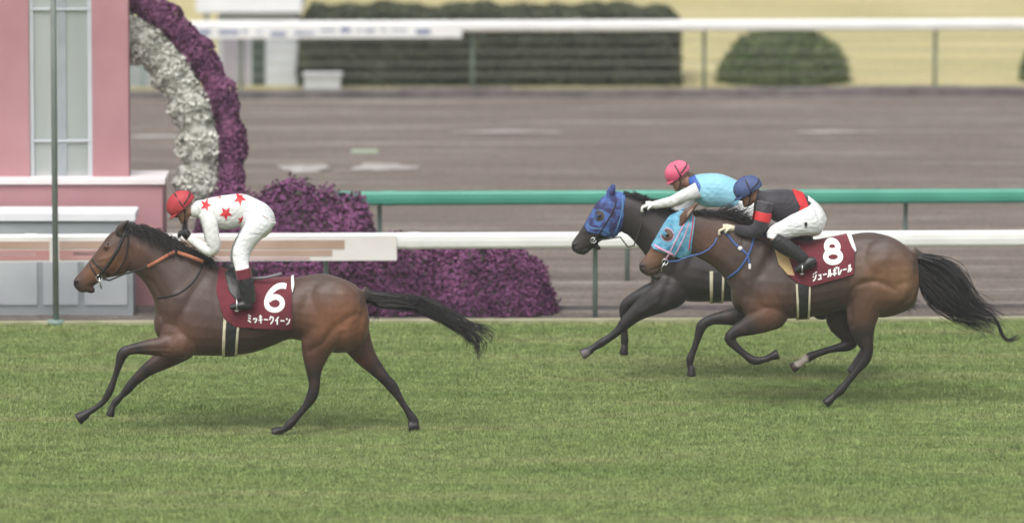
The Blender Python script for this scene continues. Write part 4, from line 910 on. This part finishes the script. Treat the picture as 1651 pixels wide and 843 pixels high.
horse_coat(me, YB, (.026,.022,.022), None, (.018,.016,.017), [(925,398,8)], [([(1022,508),(997,533),(945,568)],12)], None,
           [(1095,430,45,(.036,.029,.028),.8), (940,385,18,(.05,.04,.036),.8), (1040,350,30,(.034,.026,.024),.7)], pale=[(943,569,9,(.16,.14,.15))])
bB = bvh_of(me); HB = put_horse('racehorse', me, YB, 1200, 'nearly black racehorse in a dark blue hood, farthest of the three, partly hidden')
mane(f, [(1002,314),(1020,318),(1036,323),(1054,331),(1072,340),(1090,349),(1115,362),(1140,376)], 700, .03, .08, HB)
tail(f, [(1406,447),(1430,452),(1450,462),(1470,478),(1490,490)], [(1404,460),(1422,478),(1440,490),(1458,498),(1475,503)], 220, HB, r0=.004, spread=(.01,.02,.01))
hd = put('hood', shell(me, [(985,290),(996,293),(1008,318),(1004,362),(992,382),(948,372),(942,362),(962,330)], YB, .007, .004), M['hood_blue'], HB, sm=True)
M['eye_skin_dark'] = mat('dark_face', (.05,.035,.03), .5, (.035,.025,.022), 40)
eyehole(bB, 966.5, 351, 9, 'trim_sky', hd, YB, 'eye_skin_dark')
m_ = MB(); strap(m_, bB, [(1004,320),(1004,340),(999,360),(992,380)], YB, .010, .010); strap(m_, bB, [(944,363),(955,371),(970,372),(984,380)], YB, .010, .010); put('binding', m_.mesh(), M['trim_sky'], hd, sm=True)
m_ = MB(); strap(m_, bB, [(994,328),(988,345),(978,362),(968,378),(960,390)], YB, .008, .013); strap(m_, bB, [(944,371),(952,377),(962,383),(972,388)], YB, .009, .006); br = put('bridle', m_.mesh(), M['dark_strap'], HB, sm=True)
for s_ in (-1,1):
    p, _ = cast(bB, 957, 391, YB, s_)
    if p is None: p = W(957,391,YB+s_*.07)
    q = MB(); c_ = p+Vector((0,s_*.012,0)); q.tube([c_+Vector((.026*math.cos(t),0,.026*math.sin(t))) for t in np.linspace(0,6.2,14)], .0055, 6); q.tube([c_+Vector((.03,0,.03)), c_, c_+Vector((-.02,0,-.03))], .005, 6); put('bit', q.mesh(), M['metal'], br, sm=True)
    q = MB(); q.tube([p, W(975,386,YB+s_*.11), W(1000,382,YB+s_*.13), W(1012,398,YB+s_*.14), W(1022,396,YB+s_*.13), W(1035,362,YB+s_*.11), W(1044,334,YB+s_*.08)], .007, 6, .7); put('rein', q.mesh(), M['dark_strap'], HB, sm=True)
cB = cloth_and_girth(me, bB, YB, HB, [(1150,380),(1262,385),(1262,452),(1190,452),(1164,440)], None, [(1143,432),(1149,432),(1148,492),(1144,492)], [(1147,432),(1166,432),(1164,492),(1148,492)], [(1163,432),(1167,432),(1165,492),(1161.5,492)], 'cream')
s_ = MB(); s_.tube([W(a,b,YB) for a,b in ((1150,386),(1166,394),(1190,400),(1215,402),(1238,398))], [.05,.08,.10,.11,.06], 14, .45); put('saddle', s_.mesh(), M['black_leather'], HB, sm=True)

# ------------------------------------------------------------ riders
def remesh_of(Y, build, vox, inf=0, it=2, sub=0):
    g = Fig(Y); build(g, inf); return g.remesh(vox, it, .5)
def wrinkle(me, amp, k=(44,22,62), ph=0.):
    co = vco(me); no = vno(me)
    d = np.sin(co[:,0]*k[0]+co[:,2]*k[2]+2.2*np.sin(co[:,2]*13+ph)+1.5*np.sin(co[:,0]*17))*np.sin(co[:,1]*k[1]+co[:,0]*11+ph)
    d2 = np.sin(co[:,0]*k[0]*2.1-co[:,2]*k[2]*1.7+ph+2*np.sin(co[:,1]*19))
    co += no*((d*amp+d2*amp*.45)[:,None]); me.vertices.foreach_set('co', co.ravel()); me.update()
def face_parts(g, hx, hy, ang, lat=0, s=1.0):
    """head seen from its left; ang = direction the face looks, radians below horizontal-left. Returns pixel maker."""
    ca, sa = math.cos(ang), math.sin(ang)
    def Q(fwd, down): return (hx-fwd*ca*s+down*sa*s, hy+fwd*sa*s+down*ca*s)
    def E(fwd, down, rx, ry, rl, l=0, rot=0): x_, y_ = Q(fwd, down); g.ell(x_, y_, lat+l, rx*s, ry*s, rl, -ang+rot)
    E(-2, -3, 17, 15, .078)          # skull
    E(5, 7, 11, 13, .066)            # face
    E(7, 15, 8, 7, .050)             # jaw
    E(14.5, 18.5, 3.5, 3, .022)          # chin
    E(15, 3.5, 2.2, 3.8, .011, 0, .25); E(17, 7, 2.6, 2.0, .014)      # nose
    E(14, -2, 3, 1.8, .05)           # brow
    E(15, 13, 2.2, 1.5, .022)        # mouth
    for l in (-1, 1): E(-3, 5, 2.4, 4.2, .008, l*.073); E(10, 7, 4, 4, .02, l*.036)
    return Q
def helmet(Y, Q, ang, s, mt, parent, lat=0, k=1.0):
    g = Fig(Y)
    c = Q(-1, -5); a2 = Q(0, 3); cw = W(c[0], c[1], Y+lat); sc_ = g.s
    dn = Vector((math.sin(ang), 0, -math.cos(ang))); fw = Vector((-math.cos(ang), 0, -math.sin(ang)))
    bm = bmesh.new(); bmesh.ops.create_uvsphere(bm, u_segments=40, v_segments=28, radius=1)
    rx, ry, rz = .131*s*k, .102*s*k, .112*s*k
    for v in bm.verts: v.co = cw+fw*(v.co.x*rx)+Vector((0,1,0))*v.co.y*ry-dn*(v.co.z*rz)
    tilt = (dn*1+fw*-.16).normalized()
    bmesh.ops.bisect_plane(bm, geom=bm.verts[:]+bm.edges[:]+bm.faces[:], plane_co=cw+dn*.042*s, plane_no=tilt, clear_outer=True)
    for v in bm.verts: v.co += (v.co-cw).normalized()*.0022*math.sin(v.co.x*60)*math.sin(v.co.y*45+v.co.z*30)
    me_ = bpy.data.meshes.new('h'); bm.to_mesh(me_); bm.free()
    hel = put('cap', me_, M[mt], parent, sm=True)
    md = hel.modifiers.new('t', 'SOLIDIFY'); md.thickness = .008; md.offset = -1
    # peak
    q = MB(); n_ = 15; vs = []
    for i in range(n_):
        t = -1.0+2.0*i/(n_-1); base = cw+dn*.036*s+fw*(rx*.99*math.cos(t))+Vector((0,1,0))*ry*1.0*math.sin(t)
        out = cw+dn*.055*s+fw*(rx*.99*math.cos(t)+.032*s*math.cos(t*1.3))+Vector((0,1,0))*ry*1.04*math.sin(t); vs += [base, out, out-dn*.006, base-dn*.006]
    fs = []
    for i in range(n_-1):
        for j in range(4): fs.append((i*4+j, i*4+(j+1)%4, i*4+4+(j+1)%4, i*4+4+j))
    q.add(vs, fs+[(0,1,2,3),(n_*4-4,n_*4-3,n_*4-2,n_*4-1)]); put('peak', q.mesh(), M[mt], hel, sm=True)
    # goggle strap and chin strap
    q = MB(); pts = []
    for t in np.linspace(-2.0, 2.0, 26):
        pts.append(cw+fw*(-.012*s)-dn*(math.cos(t)*rz*1.02)+Vector((0,1,0))*math.sin(t)*ry*1.03)
    q.tube(pts, .011, 6, .6); 
    pts = []
    for u in np.linspace(.22,1.57,12):
        fx_, fz_ = -math.sin(u)*.93, -.16+.52*u/1.57; yy_ = -math.sqrt(max(.02, 1-fx_*fx_-fz_*fz_))
        pts.append(cw+fw*(fx_*rx*1.03)-dn*(fz_*rz*1.03)+Vector((0, yy_*ry*1.04, 0)))
    q.tube(pts, .009, 6); q.tube([Vector((p.x, 2*(Y+lat)-p.y, p.z)) for p in pts], .007, 6)
    put('strap', q.mesh(), M['dark_strap'], hel, sm=True)
    q = MB()
    for l in (-1,1):
        a_ = Q(0,2); b_ = Q(3,12); c_ = Q(10,20.5); q.tube([W(*a_,Y+lat+l*.082*s), W(*b_,Y+lat+l*.072*s), W(*c_,Y+lat+l*.04*s), W(*Q(12,21.5),Y+lat)], .006, 6)
    put('chin_strap', q.mesh(), M['dark_strap'], parent, sm=True)
    return hel
def eyes(Y, Q, parent, lat=0, s=1):
    for l in (-1,1):
        p = W(*Q(12.6, 1.8), Y+lat+l*.033*s); q = MB(); q.ell(p, (.012,.014,.010)); put('eye', q.mesh(), M['eye'], parent, sm=True)
def goggles(Y, Q, parent, lat=0):
    q = MB(); q.tube([W(*Q(6,2), Y+lat-.072), W(*Q(12,2), Y+lat-.06), W(*Q(16,2.5), Y+lat-.03), W(*Q(16.5,3), Y+lat), W(*Q(16,2.5), Y+lat+.03), W(*Q(12,2), Y+lat+.06), W(*Q(6,2), Y+lat+.072)], [.012,.02,.021,.015,.021,.02,.012], 10, .8)
    return put('goggles', q.mesh(), M['eye'], parent, sm=True)
def glove(Y, wx, wy, lat, dirang, curl, mt, parent, s=1.0, name='glove', thumb=1):
    """hand as palm, four fingers of unequal length bent at the knuckles, thumb from the side of the palm"""
    p0 = W(wx, wy, Y+lat); d = Vector((-math.cos(dirang), 0, -math.sin(dirang))); u = Vector((math.sin(dirang), 0, -math.cos(dirang)))  # u: curl side
    y = Vector((0,1,0)); q = MB()
    q.tube([p0-d*.03*s, p0, p0+d*.045*s, p0+d*.085*s], [.026*s,.03*s,.038*s,.034*s], 12, .8)
    for i, (L, o) in enumerate(((.9,-.032),(1.0,-.011),(.95,.011),(.78,.031))):
        b = p0+d*.085*s+y*o*s; pts = [b-d*.02*s]; a = .2
        for L_, c_ in ((.042,curl*.7),(.028,curl),(.022,curl*.8)):
            a += c_; b = b+(d*math.cos(a)+u*math.sin(a))*L_*L*s; pts.append(b)
        q.tube(pts, [.0115*s,.0115*s,.0105*s,.009*s], 8)
    b = p0+d*.025*s-y*.028*s*thumb; t1 = b+(d*.6+u*.5-y*.55*thumb).normalized()*.035*s; t2 = t1+(d*.6+u*.9).normalized()*.03*s
    q.tube([p0+d*.01*s, b, t1, t2], [.014*s,.0135*s,.012*s,.0095*s], 8)
    return put(name, q.mesh(), M[mt], parent, sm=True)
def boot(Y, pts, foot, lat, mt, parent, top=None):
    """pts: shin stations from the knee down; foot: stations heel -> toe"""
    g = Fig(Y); g.limb([(a,b,lat,r,rl) for a,b,r,rl in pts]); g.limb([(a,b,lat,r,rl) for a,b,r,rl in foot]); m_ = g.remesh(.006, 2, .5); wrinkle(m_, .0012, (50,30,60))
    o = put('boot', m_, M[mt], parent, sm=True)
    if top:
        g = Fig(Y); g.limb([(a,b,lat,r,rl) for a,b,r,rl in top]); put('boot_cuff', g.remesh(.006,2,.5), M['maroon'], o, sm=True)
    return o
def stirrup(Y, x_, y_, lat, parent, top):
    q = MB(); c_ = W(x_, y_, Y+lat); q.tube([c_+Vector((.0,-.055,-.0)), c_+Vector((0,-.05,.06)), c_+Vector((0,0,.11)), c_+Vector((0,.05,.06)), c_+Vector((0,.055,0))], .007, 6); q.box(c_+Vector((-.018,-.058,-.012)), c_+Vector((.018,.058,.0)), .003)
    o = put('stirrup', q.mesh(), M['metal'], parent, sm=True); q = MB(); q.tube([W(top[0],top[1],Y+lat*.8), c_+Vector((0,0,.10))], .010, 6, .4); put('leather', q.mesh(), M['black_leather'], o); return o
def rider(name, Y, head, torso, arms, legs, neck, skin_vox, label, gx):
    hx, hy, ang, hlat, s = head
    def build(g, inf):
        Qf = face_parts(g, hx, hy, ang, hlat, s); g.loft(torso, 3, .95)
        g.limb(neck)
        for a in arms: g.limb(a)
        for l in legs: g.limb(l)
        build.Q = Qf
    me_ = remesh_of(Y, build, skin_vox)
    g0 = W(gx, 600, Y); o = put(name, me_, M['skin'], origin=(g0.x, Y, g0.z), sm=True); tag(o, label, 'jockey', 'jockeys riding the racehorses')
    return o, build.Q
def shrink(st, px, m_):  return [(a[0],a[1],a[2],a[3]-px,a[4]-m_) for a in st]
def shrink_t(st, px, m_):
    out = []
    for t, b, w_, l, k in st:
        dx, dy = b[0]-t[0], b[1]-t[1]; L = math.hypot(dx, dy); out.append(((t[0]+dx/L*px, t[1]+dy/L*px), (b[0]-dx/L*px, b[1]-dy/L*px), w_-m_, l, k))
    return out
def garment(Y, name, mt, parent, torso=None, limbs=(), vox=.007, wr=.0012, ph=0., ell=()):
    g = Fig(Y)
    if torso: g.loft(torso, 3, .92)
    for l in limbs: g.limb(l)
    for e in ell: g.ell(*e)
    m_ = g.remesh(vox, 2, .5); wrinkle(m_, wr, ph=ph)
    return put(name, m_, M[mt], parent, sm=True), m_

# --- jockey in white with red stars
Y = Y6
torso = [((318,326),(322,346),.09,0,0), ((332,321),(330,357),.165,0,0), ((350,317),(347,368),.185,0,.05), ((372,313.5),(368,370),.175,0,.05), ((392,313),(386,366),.155,0,0), ((406,318),(398,366),.15,0,0)]
hip = [((398,314),(386,364),.15,0,0), ((414,321),(396,378),.165,0,0), ((430,330),(410,386),.175,0,0), ((441,343),(424,384),.155,0,0), ((444,356),(436,376),.09,0,0)]
armL = [(332,342,-.17,13,.062), (338,358,-.205,12.5,.058), (342,378,-.215,11.5,.055), (345,396,-.21,11.5,.052), (339,403,-.20,10.5,.05), (326,397,-.17,8.5,.043), (313,388,-.12,7,.038), (305,382,-.085,5.5,.032)]
armR = [(332,342,.17,13,.062), (336,358,.205,12.5,.058), (340,378,.215,11.5,.055), (343,396,.21,11.5,.052), (337,403,.20,10.5,.05), (324,397,.17,8.5,.043), (311,388,.10,7,.038), (303,381,.05,5.5,.032)]
legN = [(426,348,-.13,23,.10), (418,362,-.17,20,.098), (405,378,-.20,17.5,.085), (395,394,-.215,15.5,.07), (389,408,-.235,14.5,.062), (389,424,-.27,12.5,.055), (392,440,-.32,11,.05)]
legF = [(426,348,.13,23,.10), (416,362,.17,20,.098), (403,378,.20,17.5,.085), (392,394,.215,15.5,.07), (386,408,.235,14.5,.062), (384,424,.27,12.5,.055), (384,440,.32,11,.05)]
shinN = [(392,440,-.225,9,.045), (396,462,-.225,9,.045), (398,482,-.225,8,.04), (388,490,-.225,6,.035)]; shinF = [(384,440,.225,9,.045), (386,462,.225,9,.045), (388,482,.225,8,.04)]
J6, Q = rider('person', Y, (294,334,.62,0,1.0), shrink_t(torso+hip[1:], 3, .016), [shrink(armL,2,.01), shrink(armR,2,.01)], [shrink(legN,2,.01)+[(396,462,-.335,8,.04),(398,480,-.335,5,.03),(392,488,-.335,3,.02)], shrink(legF,2,.01)+[(386,462,.335,8,.04),(388,480,.335,5,.03),(382,487,.335,3,.02)]],
               [(300,340,0,9,.06), (312,338,0,11,.06), (324,338,0,12,.07)], .007, 'jockey in white silks with red stars and a red cap, on number 6', 380)
eyes(Y, Q, J6); goggles(Y, Q, J6); helmet(Y, Q, .62, 1.0, 'helm_red', J6)
shirt, sm_ = garment(Y, 'jersey', 'silk_white', J6, torso, [armL, armR, [(308,339,0,11.5,.062),(316,338,0,13.5,.08),(326,338,0,16,.11)]], wr=.0012, ph=1)
bs = bvh_of_world = BVHTree.FromPolygons([v.co+Vector(parent_world(shirt)) for v in sm_.vertices], [p.vertices[:] for p in sm_.polygons])
br_, bm__ = garment(Y, 'breeches', 'breeches', J6, hip, [legN, legF], wr=.0010, ph=2)
def star(cx_, cy_, r, a0, sx=1, lift=.004):
    m_ = MB(); pts = []
    for k in range(10):
        q = r if k%2 == 0 else r*.42; t = a0+k*math.pi/5; pts.append((cx_+q*sx*math.sin(t), cy_-q*math.cos(t)))
    decal_poly(m_, bs, pts, Y, lift); 
    if m_.v: put('star', m_.mesh(), M['silk_red'], shirt)
star(331,333.5,9.5,.25); star(363.5,345.5,12,math.pi,.95); star(385.5,323.5,10.5,.5); star(389,357.5,8.5,.2,.9); star(352,320.5,5,0,1)
for l in (-.2, .2):       # far side of the jersey carries the same stars
    pass
glove(Y, 305, 383, -.075, .95-math.pi*0+.0, .75, 'glove_black', J6) if False else None
# hands meet under the chin, fingers curled
for l, dx in ((-.06, 0), (.03, -2)):
    p = W(304+dx, 382, Y+l); gl = MB(); d = Vector((-.55, 0, .83)).normalized(); u = Vector((-.83, 0, -.55)); yv = Vector((0,1,0))
    gl.tube([p-d*.025, p, p+d*.04, p+d*.07], [.026,.031,.037,.032], 12, .75)
    for i, (L, o) in enumerate(((.9,-.03),(1.0,-.010),(.95,.011),(.78,.030))):
        b = p+d*.062+yv*o; pts = [b-d*.015]; a = .5
        for L_, c_ in ((.038,.7),(.028,1.0),(.02,.7)): a += c_; b = b+(d*math.cos(a)+u*math.sin(a))*L_*L; pts.append(b)
        gl.tube(pts, [.0125,.012,.011,.0095], 8)
    b = p+d*.03-yv*.03*(1 if l < 0 else -1); t1 = b+(d*.5+u*.6).normalized()*.034; gl.tube([p+d*.01, b, t1, t1+(d*.7+u*.6).normalized()*.026], [.014,.0135,.012,.010], 8)
    g_ = put('glove', gl.mesh(), M['glove_black'], J6, sm=True)
    q = MB(); q.tube([p-d*.028, p-d*.018], [.031,.031], 12, .8); put('cuff', q.mesh(), M['white_cloth'], g_, sm=True)
boot(Y, [(392,434,11.5,.052),(395,448,12,.056),(398,462,13,.058),(400,476,12,.052),(401,488,11,.046)], [(406,489,8,.042),(398,491,8,.044),(388,492,7,.046),(378,494,5.5,.044),(371,495,3.5,.034)], -.335, 'black_leather', J6, [(391.5,434,12.6,.056),(393,441,13,.059),(394.5,450,12.8,.06)])
boot(Y, [(384,434,11.5,.052),(386,448,12,.056),(388,462,13,.058),(390,476,12,.052),(391,486,11,.046)], [(396,487,8,.042),(388,489,8,.044),(378,490,7,.046),(368,492,5.5,.044),(362,493,3.5,.034)], .335, 'black_leather', J6, [(384,430,13,.058),(385,440,13.2,.06),(386,450,12.8,.06)])
stirrup(Y, 382, 499, -.335, H6, (386,446)); stirrup(Y, 372, 497, .335, H6, (386,446))

# --- jockey in charcoal and red on number 8
Y = Y8
torso = [((1222,308),(1226,332),.09,0,0), ((1236,306),(1235,346),.165,0,0), ((1256,304),(1251,358),.185,0,.05), ((1276,305),(1272,361),.175,0,.05), ((1296,312),(1286,358),.16,0,0), ((1310,322),(1294,356),.15,0,0)]
hip = [((1303,315),(1288,364),.15,0,0), ((1317,326),(1298,378),.165,0,0), ((1327,338),(1312,381),.17,0,0), ((1333,352),(1322,378),.12,0,0)]
armL = [(1234,326,-.17,14,.062), (1231,342,-.205,13,.058), (1228,358,-.22,12,.055), (1222,370,-.22,11.5,.052), (1210,373,-.20,10,.046), (1196,371,-.15,8,.04), (1184,369,-.10,6.5,.035)]
armR = [(a[0]-4, a[1]+0, -a[2], a[3], a[4]) for a in armL]
legN = [(1318,352,-.13,24,.10), (1302,358,-.17,22,.098), (1284,363,-.20,19,.085), (1266,370,-.22,16,.072), (1250,377,-.25,14,.064), (1248,384,-.28,11,.055)]
legF = [(1318,352,.13,24,.10), (1300,358,.17,22,.098), (1282,363,.20,19,.085), (1263,370,.22,16,.072), (1246,377,.25,14,.064), (1245,384,.28,11,.055)]
sh = [(1250,386,-.30,9,.045), (1272,400,-.315,7,.04), (1290,412,-.315,5,.03), (1296,420,-.315,3,.02)]
J8, Q = rider('person', Y, (1207,309,.42,0,1.0), shrink_t(torso+hip[1:], 3, .016), [shrink(armL,2,.01), shrink(armR,2,.01)], [shrink(legN,2,.01)+sh, shrink(legF,2,.01)+[(a[0]-3,a[1],-a[2],a[3],a[4]) for a in sh]],
               [(1212,316,0,9,.06), (1222,318,0,11,.06), (1232,322,0,12,.07)], .007, 'jockey in charcoal silks with red band and navy cap, low over number 8', 1300)
eyes(Y, Q, J8); goggles(Y, Q, J8); hel = helmet(Y, Q, .42, 1.0, 'helm_blue', J8)
shirt, sm_ = garment(Y, 'jersey', 'silk_black', J8, torso, [armL, armR, [(1218,318,0,11,.065),(1228,320,0,14,.09)]], wr=.0012, ph=4)
W0 = Vector(parent_world(shirt)); wm = sm_.copy(); wm.transform(Matrix.Translation(W0))
put('red_band', shell(wm, [(1274,300),(1290,301),(1303,331),(1289,331)], Y, .0045, .002), M['silk_red'], shirt, sm=True)
put('red_band', shell(wm, [(1289,331),(1303,331),(1299,345),(1283,365),(1277,362)], Y, .0045, .002), M['silk_red'], shirt, sm=True)
g = Fig(Y); g.limb([(1232,342,-.205,13.8,.062),(1228.5,357,-.22,13.0,.059)]); put('arm_band', g.remesh(.006,1,.4), M['silk_red'], shirt, sm=True)
g = Fig(Y); g.limb([(1228,342,.205,13.8,.062),(1224.5,357,.22,13.0,.059)]); put('arm_band', g.remesh(.006,1,.4), M['silk_red'], shirt, sm=True)
br_, bm__ = garment(Y, 'breeches', 'breeches', J8, hip, [legN, legF], wr=.0010, ph=5)
bb = BVHTree.FromPolygons([v.co+Vector(parent_world(br_)) for v in bm__.vertices], [p.vertices[:] for p in bm__.polygons])
m_ = MB(); stroke(m_, bb, [(1299,358),(1299,364)], Y, 4.5, .004); stroke(m_, bb, [(1297,366),(1301,366)], Y, 1.6, .005); put('emblem', m_.mesh(), M['dark_strap'], br_)
glove(Y, 1180, 368, -.09, -.05, .75, 'glove_cream', J8); glove(Y, 1177, 367, .09, -.05, .75, 'glove_cream', J8, thumb=-1)
boot(Y, [(1248,383,9.5,.054),(1256,391,13,.062),(1270,400,13,.06),(1286,410,11,.052),(1298,419,9,.044)], [(1316,420,6,.038),(1307,423,9.5,.046),(1297,428,8.5,.048),(1288,433,6,.045),(1281,437,3.8,.036)], -.315, 'black_leather', J8)
boot(Y, [(1245,383,9.5,.054),(1253,391,13,.062),(1267,400,13,.06),(1283,410,11,.052),(1295,419,9,.044)], [(1311,421,5.5,.036),(1303,424,8,.044),(1293,429,6.8,.046),(1284,433,5,.044),(1278,436,3.2,.034)], .315, 'black_leather', J8)
stirrup(Y, 1293, 440, -.315, H8, (1288,396)); stirrup(Y, 1290, 440, .315, H8, (1288,396))

# --- jockey in sky blue on the dark horse
Y = YB
torso = [((1110,286),(1116,312),.09,0,0), ((1122,282),(1122,326),.165,0,0), ((1142,279.5),(1138,334),.185,0,.05), ((1164,281),(1160,334),.175,0,.05), ((1186,290),(1180,336),.16,0,0), ((1206,300),(1194,340),.15,0,0)]
hip = [((1196,296),(1186,342),.15,0,0), ((1214,306),(1200,352),.165,0,0), ((1230,318),(1216,358),.17,0,0), ((1240,332),(1232,352),.10,0,0)]
armL = [(1126,306,-.17,13,.06), (1112,312,-.20,11,.055), (1096,319,-.20,9.5,.05), (1082,325,-.18,8.5,.045), (1068,328,-.14,7.5,.04), (1054,331,-.10,6.5,.035)]
armR = [(1128,312,.17,12,.06), (1120,322,.19,10,.052), (1112,331,.18,9,.048), (1100,338,.14,7.5,.04), (1088,341,.11,6.5,.035)]
legN = [(1222,332,-.13,22,.10), (1206,342,-.17,20,.098), (1190,350,-.20,18,.085), (1174,358,-.22,15,.07), (1160,366,-.25,13,.06), (1160,376,-.28,11,.055)]
legF = [(a[0]-2,a[1],-a[2],a[3],a[4]) for a in legN]
sh = [(1162,380,-.30,9,.045), (1178,395,-.315,7,.04), (1192,408,-.315,5,.03), (1196,414,-.315,3,.02)]
JB, Q = rider('person', Y, (1094,283,.50,0,1.0), shrink_t(torso+hip[1:], 3, .016), [shrink(armL,2,.01), shrink(armR,2,.01)], [shrink(legN,2,.01)+sh, shrink(legF,2,.01)+[(a[0],a[1],-a[2],a[3],a[4]) for a in sh]],
               [(1100,290,0,9,.06), (1110,293,0,11,.06), (1122,298,0,12,.07)], .007, 'jockey in sky blue silks and pink cap, white arm stretched along the dark neck', 1190)
eyes(Y, Q, JB); helmet(Y, Q, .50, 1.0, 'helm_pink', JB, k=.92)
q = MB(); q.ell(W(1114,283,Y), (.035,.05,.03), .3); put('hair', q.mesh(), mat('brown_hair', (.09,.06,.045), .8, (.14,.1,.07), 60, bump=.6, bscale=120), JB, sm=True)
shirt, sm_ = garment(Y, 'jersey', 'silk_sky', JB, torso, [], wr=.0012, ph=7)
wm = sm_.copy(); wm.transform(Matrix.Translation(Vector(parent_world(shirt))))
put('collar', shell(wm, [(1104,278),(1118,279),(1129,296),(1127,306),(1116,326),(1104,318)], Y, .005, .002), M['silk_navy'], shirt, sm=True)
g = Fig(Y); g.limb(armL); m_ = g.remesh(.0065,2,.5); wrinkle(m_, .0012, ph=3); put('sleeve', m_, M['silk_white'], shirt, sm=True)
g = Fig(Y); g.limb(armR); m_ = g.remesh(.0065,2,.5); wrinkle(m_, .0012, ph=5); put('sleeve', m_, M['silk_white'], shirt, sm=True)
garment(Y, 'breeches', 'breeches', JB, hip, [legN, legF], wr=.0010, ph=8)
glove(Y, 1055, 331, -.10, -.05, .75, 'white_cloth', JB); glove(Y, 1089, 342, .10, -.1, .75, 'white_cloth', JB, thumb=-1)
boot(Y, [(1160,374,9.5,.054),(1166,385,13,.06),(1180,396,12,.058),(1192,408,10,.05),(1199,416,9,.044)], [(1212,419,5.5,.036),(1204,422,8,.044),(1194,426,6.8,.046),(1185,430,5,.044),(1179,432,3.2,.034)], -.315, 'black_leather', JB)
boot(Y, [(1158,374,9.5,.054),(1164,385,13,.06),(1178,396,12,.058),(1190,408,10,.05),(1197,416,9,.044)], [(1210,419,5.5,.036),(1202,422,8,.044),(1192,426,6.8,.046),(1183,430,5,.044),(1177,432,3.2,.034)], .315, 'black_leather', JB)
stirrup(Y, 1191, 437, -.315, HB, (1188,400)); stirrup(Y, 1189, 437, .315, HB, (1188,400))
for m__ in list(bpy.data.meshes):
    if m__.users == 0: bpy.data.meshes.remove(m__)
